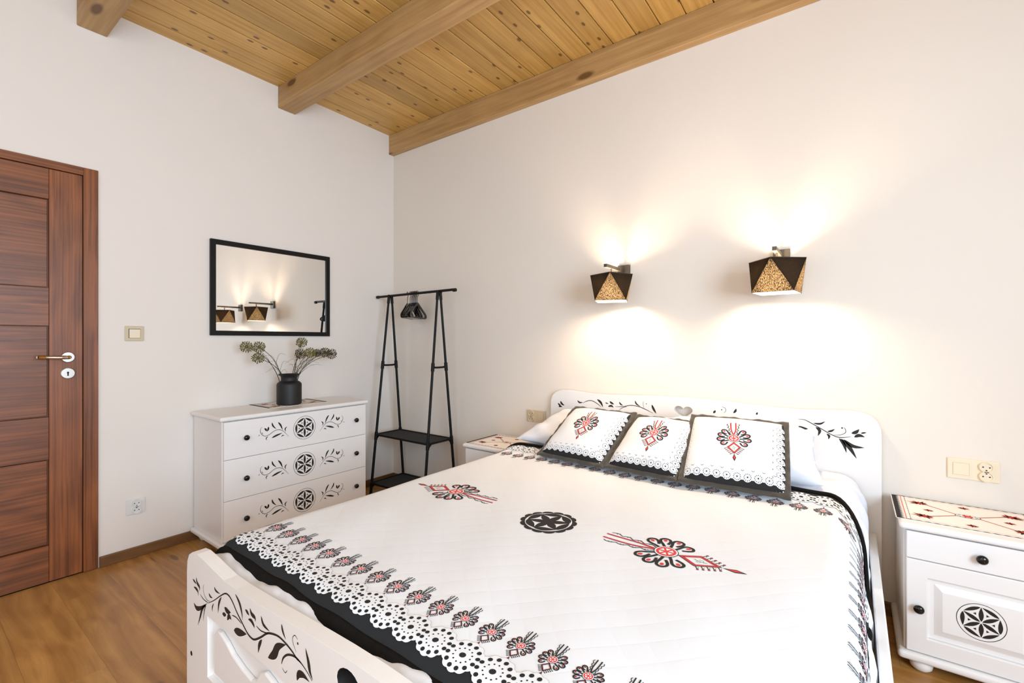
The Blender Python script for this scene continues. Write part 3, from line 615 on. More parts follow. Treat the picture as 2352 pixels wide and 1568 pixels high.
for x in (XL, XR):
    for s in (-1, 1):
        MB().tube([leg_pt(x, s, 0.0), leg_pt(x, s, 0.02), leg_pt(x, s, 1.0), leg_pt(x, s, BZ - .015)], [0.0125, 0.0105, 0.0095, 0.0085], 12).build('leg', M['blackm'], t, O, smooth=60)
        for z in (0.445, 0.998):
            MB().tube([leg_pt(x, s, z - .03), leg_pt(x, s, z + .03)], 0.013, 12).build('joint_sleeve', M['blackm'], t, O, smooth=60)
        MB().tube([leg_pt(x, s, BZ - .06), leg_pt(x, s, BZ - .005)], 0.0115, 12).build('joint_sleeve', M['blackm'], t, O, smooth=60)
    a, b = leg_pt(x, -1, 0.998), leg_pt(x, 1, 0.998)
    MB().tube(crom([(a[0], a[1], a[2] + .018), (a[0], a[1] + .012, a[2] + .002), (a[0], a[1] + .03, a[2] - .003), (b[0], b[1] - .03, b[2] - .003), (b[0], b[1] - .012, b[2] + .002), (b[0], b[1], b[2] + .018)], 4), 0.0075, 10).build('cross_bar', M['blackm'], t, O, smooth=60)
    MB().tube([(x, BY - .02, BZ - .003), (x, BY + .02, BZ - .003)], 0.013, 12).build('top_connector', M['blackm'], t, O, smooth=60)
for zs in (0.455, 0.085):
    c4 = [leg_pt(XL, -1, zs), leg_pt(XR, -1, zs), leg_pt(XR, 1, zs), leg_pt(XL, 1, zs)]
    sh = MB()
    sh.prism([(c4[0][0], c4[0][1] + .006), (c4[1][0], c4[1][1] + .006), (c4[2][0], c4[2][1] - .006), (c4[3][0], c4[3][1] - .006)], [], zs - .004, zs + .001, lambda a, b, q: (a, b, q))
    so = sh.build('shelf', M['blackfab'], t, O, recalc=True)
    for i in range(4):
        a, b = c4[i], c4[(i + 1) % 4]; MB().tube([a, b], 0.009, 10).build('shelf_tube', M['blackm'], so, O, smooth=60)
        mb = MB(); p = Vector(a); q = Vector(c4[(i + 1) % 4]); p2 = p + (q - p).normalized() * .035
        mb.tube([(p.x, p.y, p.z - .035), (p2.x, p2.y, p2.z)], 0.006, 8); mb.build('corner_bracket', M['blackm'], so, O, smooth=60)

def hanger(first=None):
    t = thing('clothes_hanger', 'x', 'hanger', (0, 0, 0), 'black plastic hangers on the clothes rack')
    P = crom([(0, -.017, .028), (0, -.008, .016 + .022), (0, .006, .042), (0, .0185, .030), (0, .018, .014), (0, .004, .0), (0, 0, -.018), (0, 0, -.050)], 5)
    # hook passes over the rail, whose centre is at z 0.026 in these coordinates
    MB().tube([(0, y * 1.0, z) for _, y, z in P], 0.0024, 8).build('hook', M['hanger'], t, smooth=60)
    mb = MB()
    pts = [(-.162, -.164), (-.172, -.152), (-.168, -.138), (-.152, -.124), (-.018, -.050), (0, -.044), (.018, -.050), (.152, -.124), (.168, -.138), (.172, -.152), (.162, -.164)]
    out = pts + [(.14, -.168), (-.14, -.168)]
    inn = [(-.138, -.155), (-.143, -.142), (-.018, -.070), (0, -.065), (.018, -.070), (.143, -.142), (.138, -.155)]
    mb.prism(out, [inn], -0.0042, 0.0042, lambda a, b, q: (q, a, b)); mb.build('shoulder_bar', M['hanger'], t, bevel=0.002, seg=2, recalc=True)
    return t
hp = hanger()
hl_ = ['black plastic hanger nearest the corner, set apart from the rest', 'black plastic hanger second from the corner, beside the gap',
       'black plastic hanger at the right end of the bunch, tilted across the others']
for i in range(10):
    h = hp if i == 0 else copy_tree(hp)
    x = (0.400, 0.431, 0.446, 0.456, 0.466, 0.475, 0.484, 0.493, 0.502, 0.514)[i]
    h.location = (x, BY, BZ - .022); h.rotation_euler = (0, 0, math.radians((33, 31, 32, 30, 33, 31, 34, 30, 32, 24)[i]))
    h['label'] = hl_[0] if i == 0 else hl_[1] if i == 1 else hl_[2] if i == 9 else 'black plastic hanger tightly bunched in the middle of the rack rail'

# ------------------------------------------------------------------ wall lamps
def wall_lamp(turn):
    t = thing('wall_lamp', 'x', 'lamp', (0, 0, 0), 'wall lamps above the bed')
    MB().box(-.035, .035, -.022, 0, -.040, .040).build('wall_plate', M['lampm'], t, bevel=0.002)
    MB().box(-.009, .009, -.268, -.022, -.004, .015).build('arm', M['lampm'], t, bevel=0.001)
    MB().tube([(0, -.19, -.004), (0, -.19, -.10)], 0.005, 10).build('drop_rod', M['lampm'], t)
    MB().tube([(0, -.19, -.050), (0, -.19, -.084)], 0.013, 16).build('bulb_socket', M['lampm'], t, smooth=50)
    MB().ball((0, -.19, -.122), 0.034, 16, 12, 1.2).build('bulb', M['bulb'], t, smooth=60)
    def shell(sc_, ins):
        rt_, rb = 0.116 * sc_, 0.118 * sc_; zt_, zb_ = -.036 - ins, -.184 + ins
        T = [Vector((rt_ * math.cos(a), -.19 + rt_ * math.sin(a), zt_)) for a in [PI / 2 * k - PI / 2 + turn for k in range(4)]]
        B = [Vector((rb * math.cos(a), -.19 + rb * math.sin(a), zb_)) for a in [PI / 2 * k - PI / 4 + turn for k in range(4)]]
        # T0 front, T1 right, T2 back, T3 left; B0 front-right, B1 back-right, B2 back-left, B3 front-left
        tri = []
        for k in range(4): tri.append((T[k], B[(k - 1) % 4], B[k])); tri.append((T[k], B[k], T[(k + 1) % 4]))
        return tri, T, B
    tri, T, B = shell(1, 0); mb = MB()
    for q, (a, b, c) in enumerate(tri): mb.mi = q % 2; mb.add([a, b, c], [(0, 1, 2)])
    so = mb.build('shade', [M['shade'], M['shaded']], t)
    tri2, _, _ = shell(.975, 0.0); mb = MB()
    for a, b, c in tri2: mb.add([a, b, c], [(0, 1, 2)])
    mb.build('lining', M['lining'], so)['label'] = 'white inner lining of the shade'
    mb = MB()
    for k in range(4): mb.tube([T[k], T[(k + 1) % 4]], 0.0014, 6); mb.tube([B[k], B[(k + 1) % 4]], 0.0014, 6)
    mb.build('wire_rim', M['lampm'], so)
    mb = MB()
    for k in range(4): mb.tube([T[k] * 1.0, Vector((0, -.19, -.036))], 0.0012, 5)
    mb.build('spider', M['lampm'], so)
    return t
lp = wall_lamp(math.radians(21)); lp.location = (2.098, 0, 1.593);  lp['label'] = 'faceted black-shaded wall lamp nearer the clothes rack, left above the bed'
l2 = wall_lamp(math.radians(-5)); l2.location = (2.903, 0, 1.590);  l2['label'] = 'faceted black-shaded wall lamp on the right, above the bed near the right nightstand'

# ------------------------------------------------------------------ nightstands
def nightstand():
    t = thing('nightstand', 'x', 'nightstand', (0, 0, 0), 'white nightstands beside the bed')
    MB().box(-.200, .200, -.372, -.022, 0.070, 0.506).build('body', M['white'], t, bevel=0.002)
    MB().box(-.213, .213, -.400, -.018, 0.508, 0.532).build('top', M['white'], t, bevel=0.011, seg=4)
    MB().box(-.218, .218, -.404, -.014, 0.040, 0.070).build('plinth', M['white'], t, bevel=0.013, seg=4)
    for x in (-.15, .15):
        for y in (-.36, -.06):
            MB().lathe([(0.001, 0.042), (0.028, 0.042), (0.034, 0.028), (0.031, 0.012), (0.020, 0.001), (0.001, 0)], 20, (x, y, 0)).build('foot', M['white'], t, smooth=60)
    f = MB().box(-.193, .193, -.390, -.373, 0.407, 0.503).build('drawer', M['white'], t, bevel=0.002, seg=1)
    kn = [(0.001, -0.026), (0.009, -0.0255), (0.0145, -0.021), (0.0155, -0.016), (0.011, -0.010), (0.007, -0.006), (0.008, 0.0)]
    MB().lathe(kn, 20, (0, -.390, 0.455), 'y').build('knob', M['knob'], f, smooth=60)
    d_ = MB(); d_.prism([(-.193, .073), (.193, .073), (.193, .404), (-.193, .404)], [[(-.135, .130), (.135, .130), (.135, .345), (-.135, .345)]], -.390, -.373, lambda a, b, q: (a, q, b))
    dd = d_.build('door', M['white'], t, bevel=0.003, seg=2, recalc=True)
    MB().box(-.134, .134, -.378, -.3735, 0.131, 0.344).build('recessed_field', M['white'], dd)
    mb = MB(); a, b, c_, e = -.118, .118, .147, .328
    mb.add([(a, -.378, c_), (b, -.378, c_), (b, -.378, e), (a, -.378, e), (a + .022, -.388, c_ + .022), (b - .022, -.388, c_ + .022), (b - .022, -.388, e - .022), (a + .022, -.388, e - .022)],
           [(4, 5, 6, 7), (0, 1, 5, 4), (1, 2, 6, 5), (2, 3, 7, 6), (3, 0, 4, 7)])
    mb.build('raised_panel', M['white'], dd, bevel=0.002)
    MB().lathe(kn, 20, (-.160, -.390, 0.234), 'y').build('knob', M['knob'], dd, smooth=60)
    rosette(0.052).put(plane((0, -.388, 0.237), (1, 0, 0), (0, 0, 1)), 'carved_rosette', dd, base=0.0004, step=0.0001)
    return t
ns = nightstand(); ns.location = (3.530, 0, 0); ns['label'] = 'white nightstand with a carved rosette door right of the bed'
n2 = copy_tree(ns); n2.location = (1.380, 0, 0); n2['label'] = 'white nightstand left of the bed, mostly hidden behind the white bed'
runner('black and red patterned runner on the right nightstand', (3.525, -0.195, 0.5322), 0.424, 0.318, 0, 'patterned runners on the nightstands')
runner('black and red patterned runner on the left nightstand behind the bed', (1.385, -0.215, 0.5322), 0.424, 0.318, 0, 'patterned runners on the nightstands')

# ------------------------------------------------------------------ bed
BX0, BX1 = 1.611, 3.281; BC = (BX0 + BX1) / 2
t = bed = thing('bed', 'white wooden double bed with black carved vines and heart cut-outs', 'bed', (BC, -1.03, 0)); O = (BC, -1.03, 0)
def heart(cx, cz, half, hz):
    return [(cx + half * (math.sin(a) ** 3), cz + hz * (13 * math.cos(a) - 5 * math.cos(2 * a) - 2 * math.cos(3 * a) - math.cos(4 * a)) / 15.0) for a in [2 * PI * k / 40 for k in range(40)]]
def board(top, zb):   # outline from the left bottom, over the top, to the right bottom
    return [(BX0, zb)] + top + [(BX1, zb)]
half = [(1.611, .775), (1.613, .805), (1.625, .838), (1.650, .862), (1.685, .874), (1.730, .877), (1.80, .873), (1.90, .866), (2.00, .866), (2.12, .872), (2.25, .879), (2.35, .882), (BC, .883)]
top = half + [(2 * BC - x, z) for x, z in half[:-1]][::-1]
mb = MB(); mb.prism(board(top, 0.10), [heart(BC, .808, .049, .036)], -0.040, -0.012, lambda a, b, q: (a, q, b)); hb = mb.build('headboard', M['white'], t, O, bevel=0.006, seg=3, recalc=True)
d = Draw(); add_strokes(d, VINE_HL, glint=0.0008); add_strokes(d, VINE_HR, glint=0.0008)
d.put(plane((0, -0.040, 0), (1, 0, 0), (0, 0, 1)), 'carved_vine', hb, O, 0.0004, 0.0001)
half = [(1.611, .515), (1.614, .545), (1.627, .567), (1.650, .580), (1.685, .584), (1.74, .579), (1.80, .571), (1.86, .564), (1.93, .563), (2.04, .567), (2.18, .574), (2.30, .580), (2.38, .583), (BC, .584)]
top = half + [(2 * BC - x, z) for x, z in half[:-1]][::-1]
hf = heart(BC, .520, .075, .055)
mb = MB(); mb.prism(board(top, 0.06), [hf], -2.050, -2.030, lambda a, b, q: (a, q, b))
mb.prism(board(top, 0.06), [hf, [(1.757, .267), (2 * BC - 1.757, .267), (2 * BC - 1.757, .435), (1.757, .435)]], -2.065, -2.050, lambda a, b, q: (a, q, b))
fbd = mb.build('footboard', M['white'], t, O, bevel=0.004, seg=3, recalc=True)
mb = MB(); hq = heart(BC, .520, .0742, .0542); mb.add([(x, y, z) for y in (-2.0645, -2.0305) for x, z in hq], [(i, (i + 1) % 40, (i + 1) % 40 + 40, i + 40) for i in range(40)])
mb.build('cut_out_edge', M['carve'], fbd, O, smooth=60)['label'] = 'black painted edge of the heart cut-out'
wave = [(1.790, .395), (1.812, .412), (1.830, .413), (1.866, .402), (1.901, .385), (1.96, .371), (2.007, .366), (2.030, .375), (2.049, .400), (2.074, .413), (2.11, .405), (2.16, .388), (2.24, .372), (2.33, .368), (BC, .367)]
wv = wave + [(2 * BC - x, z) for x, z in wave[:-1]][::-1]
mb = MB(); mb.prism([(1.790, .290)] + wv + [(2 * BC - 1.790, .290)], [], -2.062, -2.050, lambda a, b, q: (a, q, b)); mb.build('raised_panel', M['white'], fbd, O, bevel=0.006, seg=2, recalc=True)
d = Draw(); add_strokes(d, VINE_F, glint=0.0014); add_strokes(d, VINE_F, glint=0.0014, flip=-1, ox=2 * BC)
d.put(plane((0, -2.065, 0), (1, 0, 0), (0, 0, 1)), 'carved_vine', fbd, O, 0.0004, 0.0001)
for x in (1.645, 2 * BC - 1.645):
    MB().lathe([(0.0005, -0.0007), (0.006, -0.0007), (0.007, 0)], 14, (x, -2.065, .287), 'y').build('bolt_hole', M['hole'], fbd, O)
for x in (3.234, BX0 + .018):
    MB().box(x, x + .028, -2.030, -0.040, 0.235, 0.355).build('side_rail', M['white'], t, O, bevel=0.004)
for x in (3.200, BX0 + .046):
    MB().box(x, x + .034, -2.030, -0.040, 0.245, 0.268).build('slat_ledge', M['pale'], t, O)
sl = None
for k in range(12):
    y = -0.135 - k * 0.163
    if sl is None: sl = MB().box(-.776, .776, -.045, .045, 0, 0.016).build('slat', M['pale'], t, bevel=0.002, seg=1); o = sl
    else: o = sl.copy(); COL.objects.link(o); o.parent = t
    o.location = (BC - O[0], y - O[1], 0.269)
for x in (BX0 + .01, BX1 - .075):
    for y in (-.075, -2.064):
        MB().box(x, x + .065, y, y + .034, 0.0, 0.12).build('leg', M['white'], t, O, bevel=0.003)

# mattress and linen
def rounded(fn_box, nx, ny, amp, seed, name, m, parent=None, org=(0, 0, 0), ex=5):
    """pillow-like closed slab: superellipse section, gentle wrinkles"""
    x0, x1, y0, y1, z0, z1 = fn_box; rn = random.Random(seed); ph = [rn.uniform(0, 6) for _ in range(8)]
    cx, cy, cz = (x0 + x1) / 2, (y0 + y1) / 2, (z0 + z1) / 2; vs = []; fs = []; n = 2 * nx; rows = 2 * ny
    mb = MB(); sp = lambda v, e: math.copysign(abs(v) ** e, v)
    for j in range(rows + 1):
        p = -PI / 2 + PI * j / rows
        for i in range(n):
            th = 2 * PI * i / n
            x = sp(math.cos(p), 2 / ex) * sp(math.cos(th), 2 / 7); y = sp(math.cos(p), 2 / ex) * sp(math.sin(th), 2 / 7); z = sp(math.sin(p), 2 / ex * 1.4)
            X_, Y_, Z_ = cx + x * (x1 - x0) / 2, cy + y * (y1 - y0) / 2, cz + z * (z1 - z0) / 2
            wv_ = amp * (math.sin(X_ * 11 + ph[0]) * math.sin(Y_ * 13 + ph[1]) + .6 * math.sin(X_ * 23 + Y_ * 17 + ph[2]) + .35 * math.sin(X_ * 41 - Y_ * 37 + ph[3] + Z_ * 30))
            r = Vector((x, y, z)); r = r.normalized() if r.length > 0 else r
            vs.append((X_ + r.x * wv_, Y_ + r.y * wv_, Z_ + r.z * wv_))
    for j in range(rows):
        for i in range(n): fs.append((j * n + i, j * n + (i + 1) % n, (j + 1) * n + (i + 1) % n, (j + 1) * n + i))
    mb.add(vs, fs); return mb.build(name, m, parent, org, smooth=80)
o = rounded((1.636, 3.196, -1.945, -0.045, 0.287, 0.562), 40, 12, 0.0, 1, 'mattress', M['sheet'], None, (0, 0, 0), 9); tag(o, 'white mattress on the slats, its side showing beside the right side rail', 'mattress')
# folded duvet at the head, falling over both sides
def duv(u, v):   # u across 0..1, v from head (0) to front (1)
    a = -1.06 + u * 2.12; hw_ = .805; r = .09; t_ = abs(a); sg = 1 if a > 0 else -1
    if t_ < hw_ - r: x, dd = t_, 0
    else:
        an = min((t_ - hw_ + r) / r, PI / 2); rest = max(0, t_ - (hw_ - r + r * PI / 2)); x, dd = hw_ - r + r * math.sin(an), r * (1 - math.cos(an)) + rest
    y = -.050 - v * .47; wr = .006 * math.sin(a * 9 + 1) * math.sin(y * 17) + .004 * math.sin(a * 27 + y * 31) + .003 * math.sin(a * 13 - y * 43)
    side = max(0, t_ - .70)
    x2 = x + .010 * math.sin(y * 38 + 1) * min(1, side * 6) + .004 * math.sin(y * 71)*min(1, side*6)
    return (2.402 + sg * x2, y - side * .10, .597 - dd + wr * (1 - min(1, side * 3)) - .02 * v * v)
mb = MB(); mb.grid(duv, lsp(0, 1, 90), lsp(0, 1, 30)); o = mb.build('duvet', M['sheet'], smooth=80); solidify(o, 0.010); tag(o, 'white duvet tucked under the pillows and hanging at the bed head', 'duvet')
# crumpled cover showing between bedspread and footboard
rn = random.Random(5); cr_ = [[rn.uniform(-1, 1) for _ in range(12)] for _ in range(200)]
def filmf(u, v):
    x = 1.64 + u * 1.56; i = int(u * 150); c = cr_[i % 200]; k = math.sin(PI * min(1, max(0, v)))
    bul = .5 + .5 * math.sin(u * 23 + 1.0)
    return (x, -1.970 - v * .056, .551 + .003 * v - .006 * v ** 4 + k * (.0022 * math.sin(x * 37 + v * 5) + .0012 * math.sin(x * 91 - v * 9) + .015 * bul) - .02 * math.exp(-((u - .0) / .03) ** 2))
mb = MB(); mb.grid(filmf, lsp(0, 1, 150), lsp(0, 1, 10)); o = mb.build('mattress_cover', M['film'], smooth=180); solidify(o, 0.002); tag(o, 'crumpled white mattress cover peeking out between bedspread and footboard', 'mattress cover')

# sheet bulging out under the bedspread's side
def skirt(u, v):
    y = -.12 - u * 1.84; x = 3.199 + .028 * math.sin(PI * min(1, v * 1.25) * .5) + .004 * math.sin(y * 21) + .003 * math.sin(y * 53 + v * 4)
    return (x, y, .44 - v * .145 + .010 * math.sin(y * 9))
mb = MB(); mb.grid(skirt, lsp(0, 1, 90), lsp(0, 1, 10)); o = mb.build('sheet', M['sheet'], smooth=180); solidify(o, 0.003); tag(o, 'white bed sheet bulging below the bedspread beside the right side rail', 'sheet')

# ------------------------------------------------------------------ bedspread
SC, SA, SR = 2.402, 0.803, 0.080     # centre in X, half width on the bed, edge radius
HF, HS, HH = -2.035, 1.008, -0.455   # hem at the foot, at the sides (distance from centre), at the head
ST = 0.592
def smooth(t): t = max(0.0, min(1.0, t)); return t * t * (3 - 2 * t)
def spread(a, b):
    sg = 1 if a > 0 else -1; t_ = abs(a)
    if t_ < SA - SR: x, dA = t_, 0.0
    else:
        an = min((t_ - SA + SR) / SR, PI / 2); rest = max(0.0, t_ - (SA - SR + SR * PI / 2))
        x, dA = SA - SR + SR * math.sin(an) + rest * .02, SR * (1 - math.cos(an)) + rest
    y, dB = b, 0.0
    if b < -1.930:
        r = .120; an = (-1.930 - b) / r
        y, dB = -1.930 - r * math.sin(an), r * (1 - math.cos(an))
        y += (.018 + .012 * smooth((-a - .28) / .14)) * an
    if a > 0.60: y -= 0.30 * smooth((a - 0.70) / 0.17) * smooth((b + 1.15) / 0.70)
    if a < -0.60: y -= 0.10 * smooth((-a - 0.70) / 0.17) * smooth((b + 1.15) / 0.70)
    z = ST - dA - dB
    flat = max(0.0, 1 - dA * 14)
    z += flat * (0.0022 * math.sin(a * 9 + 3 * b) * math.sin(7 * b - 2 * a) + 0.0012 * math.sin(23 * a + 11 * b + 1))
    z += 0.014 * smooth((b + 0.62) / 0.15) * flat - 0.004 * smooth((b + .46) / .02)
    if dB > 0: z += .003 * math.sin(a * 31) * min(1, dB * 30); y += .003 * math.sin(a * 19 + 1) * min(1, dB * 20)
    side = max(0.0, t_ - SA - .01)
    x += side * .04 * math.sin(b * 15 + 1.3) + side * .02 * math.sin(b * 37)
    return (SC + sg * x, y, z)
t = thing('bedspread', 'white quilted bedspread printed with folk flowers, lace circles and a black edge', 'bedspread', (SC, -1.24, 0.55)); O = (SC, -1.24, 0.55)
us = lsp(-HS, -.70, 24) + lsp(-.68, .68, 60) + lsp(.70, HS, 24); vs_ = lsp(HF, -1.92, 16) + lsp(-1.90, HH, 62)
mb = MB(); mb.grid(spread, us, vs_); o = mb.build('quilt', M['cloth'], t, O, smooth=180); solidify(o, 0.007)
sp_ = surf(spread)
def strip(fn, side, m0, m1, mat_, name, puff, n=150, k=6, base=.0008):
    mb = MB()
    def f(s, m):
        if side == 'foot': a, b = -HS + s * 2 * HS, HF + m
        elif side == 'head': a, b = -HS + s * 2 * HS, HH - m
        elif side == 'right': a, b = HS - m, HF + s * (HH - HF)
        else: a, b = -HS + m, HF + s * (HH - HF)
        p, nn = sp_(a, b); return p + nn * (base + puff * math.sin(PI * min(1, max(0, (m - m0) / (m1 - m0)))) ** .5)
    mb.grid(f, lsp(0, 1, n), lsp(m0, m1, k)); o = mb.build(name, mat_, t, O, smooth=180); return o
for side in ('foot', 'head', 'right', 'left'):
    strip(spread, side, -0.001, 0.076 if side == 'foot' else (.046 if side == 'head' else .070), M['inkg'], 'dark_band', 0.0, base=.0007)
    o = strip(spread, side, -0.001, 0.034 if side != 'head' else .022, M['hem'], 'velvet_hem', 0.006, base=.0012); solidify(o, .004)

def flap(u, v):     # the hem turned down behind the footboard
    p = spread(-.74 + u * 1.50, HF); return (p[0], p[1] + .004 + .006 * math.sin(p[0] * 21) * v, p[2] - .004 - v * .16)
mb = MB(); mb.grid(flap, lsp(0, 1, 80), lsp(0, 1, 6)); o = mb.build('velvet_hem', M['hem'], t, O, smooth=180); solidify(o, .003)

def lace_circle(R_=.042):
    d = Draw(); n = 72
    out = [(R_ * (1 + .055 * abs(math.cos(6 * t_)) * 1.4 - .05) * math.cos(t_), R_ * (1 + .055 * abs(math.cos(6 * t_)) * 1.4 - .05) * math.sin(t_)) for t_ in [2 * PI * k / n for k in range(n)]]
    g = [(x * 1.035, y * 1.035) for x, y in out]
    def fan(o_, c, ly, ok=lambda q: True):
        for k in range(n):
            if not ok(o_[k]): continue
            p, q = o_[k], o_[(k + 1) % n]
            for f0, f1 in ((.30, .55), (.55, .78), (.78, 1.0)): d.poly([(p[0] * f0, p[1] * f0), (p[0] * f1, p[1] * f1), (q[0] * f1, q[1] * f1), (q[0] * f0, q[1] * f0)], c, ly)
        d.disc(0, 0, .0128, c, ly, 18)
    fan(g, 'grey', 3, lambda q: q[1] > 0); fan(out, 'pwhite', 5)
    d.disc(0, 0, .0072, 'inkg', 7, 12)
    for k in range(12):
        a = 2 * PI * (k + .5) / 12; d.disc(.0325 * math.cos(a), .0325 * math.sin(a), .0050, 'inkg', 7, 9)
        d.disc(.0195 * math.cos(a + .2), .0195 * math.sin(a + .2), .0020, 'inkg', 7, 6)
    return d
def parzenica(detail=2, neck=2.0, tip=2.25):
    """folk motif, petal radius 1; necklace towards +y, tasselled diamond towards -y"""
    d = Draw(); lw = .092 if detail > 1 else .10; ink = 'ink'
    for i, deg in enumerate((131, 160, 189, 219, 47, 18, -11, -43)):
        sgn = 1 if i < 4 else -1; a = math.radians(deg); P = []
        ln = (1.0, .98, 1.0, .95, 1.0, 1.0, 1.02, 1.0)[i]
        for r, s in ((.33, -.03), (.55, -.085), (.74, -.150), (.90, -.135), (.985, .0), (.91, .135), (.77, .155), (.64, .11), (.54, .065)):
            r *= ln; s *= sgn
            P.append((r * math.cos(a) - s * math.sin(a), r * math.sin(a) + s * math.cos(a)))
        d.stroke(P, lw, ink, 1, 'c', 3 if detail > 1 else 2)
        d.disc(.83 * ln * math.cos(a), .83 * ln * math.sin(a), .085, 'red' if detail > 1 else 'dred', 2, 9, .060, a)
    d.disc(0, 0, .37, ink, 2, 28); d.disc(0, 0, .345, 'pwhite', 3, 28); d.disc(0, 0, .30, 'red', 4, 28)
    P = [(.27 * math.cos(PI / 2 + k * PI / 3), .27 * math.sin(PI / 2 + k * PI / 3)) for k in range(6)]
    for k in range(6):
        x, y = P[k]; x2, y2 = P[(k + 1) % 6]; gx, gy = (x + x2) / 2.7, (y + y2) / 2.7
        d.poly([(gx + (p - gx) * .62, gy + (q - gy) * .62) for p, q in ((0, 0), (x, y), (x2, y2))], 'pwhite', 5)
    # necklace
    e = neck
    for s in (-1, 1):
        d.stroke([(s * .02, .36), (s * .13, .36 + (e - .36) * .35), (s * .15, .36 + (e - .36) * .7), (s * .15, e)], .075 if detail > 1 else .09, 'dred' if detail > 1 else ink, 3, 'c', 4)
        if detail > 1: d.stroke([(s * .02, .36), (s * .13, .36 + (e - .36) * .35), (s * .15, .36 + (e - .36) * .7), (s * .15, e)], .03, 'red', 4, 'c', 4)
        P = []; nb = 4
        for k in range(nb + 1):
            f = k / nb; P.append((s * (.12 + .20 * f), .36 + (e - .46) * f))
            if k < nb: P += [(s * (.21 + .20 * f), .36 + (e - .46) * (f + .33 / nb)), (s * (.22 + .20 * f), .36 + (e - .46) * (f + .7 / nb))]
        d.stroke(P, .034 if detail > 1 else .05, ink, 1, 'c', 3)
        if detail > 1:
            for k in range(4):
                f = (k + .5) / nb; cx, cy = s * (.20 + .17 * f), .36 + (e - .5) * f
                d.stroke([(cx - .05, cy - .05), (cx + .03 * s, cy), (cx, cy + .07), (cx - .04 * s, cy + .03)], .022, ink, 1, 'c', 3)
    # diamond
    t1 = .36 + (tip - .36) * .66; wd = .40; mid = .36 + (t1 - .36) * .46
    K = [(0, -.36), (wd, -mid), (0, -t1), (-wd, -mid)]
    def ring(sc0, sc1, c, ly):
        cy = -(.36 + t1) / 2
        A = [(x * sc0, cy + (y - cy) * sc0) for x, y in K]; B = [(x * sc1, cy + (y - cy) * sc1) for x, y in K]
        for k in range(4): d.poly([A[k], A[(k + 1) % 4], B[(k + 1) % 4], B[k]], c, ly)
    if detail > 1:
        ring(1.0, .93, ink, 2); ring(.93, .80, 'red', 3); ring(.80, .75, ink, 3); ring(.75, .68, 'red', 3)
        cy = -(.36 + t1) / 2
        d.stroke([(0, cy - .22), (.01, cy), (-.06, cy + .16)], .022, 'green', 3, 'c', 3); d.stroke([(.0, cy - .05), (.09, cy - .02), (.08, cy + .08), (.03, cy + .05)], .014, 'green', 3, 'c', 3); d.stroke([(.0, cy - .12), (-.09, cy - .08), (-.10, cy + .02), (-.05, cy - .01)], .014, 'green', 3, 'c', 3)
    else: ring(1.0, .78, ink, 2); ring(.78, .68, 'dred', 2)
    for s in (-1, 1):
        for k in range(5):
            f = (k + .3) / 5; x = s * wd * (1 - f); y = -mid - (t1 - mid) * f
            x2, y2 = x + s * .16, y - .10
            d.stroke([(x, y), (x2, y2)], .025 if detail > 1 else .045, ink, 1, 'c', 1)
            d.disc(x2, y2, .04, ink, 1, 7)
            if detail > 1: d.disc(x2, y2, .022, 'red', 2, 6); d.stroke([(x + s * .02, y - .09), (x2, y2)], .014, ink, 1, 'c', 1)
    w2 = .10
    d.poly([(0, -t1), (w2, -(t1 * .45 + tip * .55)), (0, -tip), (-w2, -(t1 * .45 + tip * .55))], ink, 1)
    d.poly([(0, -t1 - .08), (w2 * .55, -(t1 * .45 + tip * .55)), (0, -tip + .12), (-w2 * .55, -(t1 * .45 + tip * .55))], 'red' if detail > 1 else 'dred', 2)
    return d
LC, SM, BIG, CUS = lace_circle(), parzenica(1, 1.75, 1.75), parzenica(2, 2.05, 2.28), parzenica(2, 1.5, 1.95)
PIT = .0732
lace = Draw(); smalls = []
n = 28; a0 = -(n - 1) / 2 * PIT
for k in range(n):
    a = a0 + k * PIT; lace.merge(LC, a, HF + .098)
    if abs(a) < .80: smalls.append((a, HF + .187, 0))
    lace.merge(LC, a, HH - .080, 1, PI)
    if abs(a) < .80: smalls.append((a, HH - .182, PI))
m_ = 20; b0 = (HF + HH) / 2 - (m_ - 1) / 2 * PIT
for k in range(m_):
    b = b0 + k * PIT
    for s in (-1, 1):
        lace.merge(LC, s * (HS - .096), b, 1, s * PI / 2)
        if HF + .22 < b < HH - .2: smalls.append((s * (HS - .184), b, s * PI / 2))
# corner fill of lace circles
lace.put(sp_, 'lace_print', t, O, .0010, .0002)
sm = Draw(); sm.merge(SM, 0, 0, .0285)
for a, b, an in smalls:
    d = Draw(); d.merge(sm, a, b, 1, an); d.put(sp_, 'flower_print', t, O)
for (wx, wy, an, mir) in ((1.925, -1.256, PI * -.5 + .05, 1), (2.757, -1.278, PI * .5 - .02, -1)):
    d = Draw(); d.merge(BIG, wx - SC, wy, .0915, an, sx=mir); o = d.put(sp_, 'large_flower_print', t, O)
d = Draw(); r_ = .070
for k in range(14):
    a = 2 * PI * k / 14; d.disc(.082 * math.cos(a), .082 * math.sin(a), .0195, 'ink', 1, 12, .013, a + PI / 2)
d.disc(0, 0, .083, 'ink', 2, 36); d.disc(0, 0, .078, 'pwhite', 3, 36); d.disc(0, 0, .0735, 'ink', 4, 36); 
P = [(r_ * math.cos(k * PI / 3), r_ * math.sin(k * PI / 3)) for k in range(6)]
d.disc(0, 0, .0735, 'pwhite', 5, 36)
for k in range(6):
    (x, y), (x2, y2) = P[k], P[(k + 1) % 6]
    d.stroke([(0, 0), (x * .33, y * .33), (x * .66, y * .66), (x, y)], .025, 'ink', 6, 'l', 3)
    d.stroke([(x, y), ((x + x2) * .515, (y + y2) * .515), (x2, y2)], .024, 'ink', 6, 'l', 4)
r6 = Draw(); r6.merge(d, 2.372 - SC, -1.288, 1, .35); r6.put(sp_, 'rosette_print', t, O)

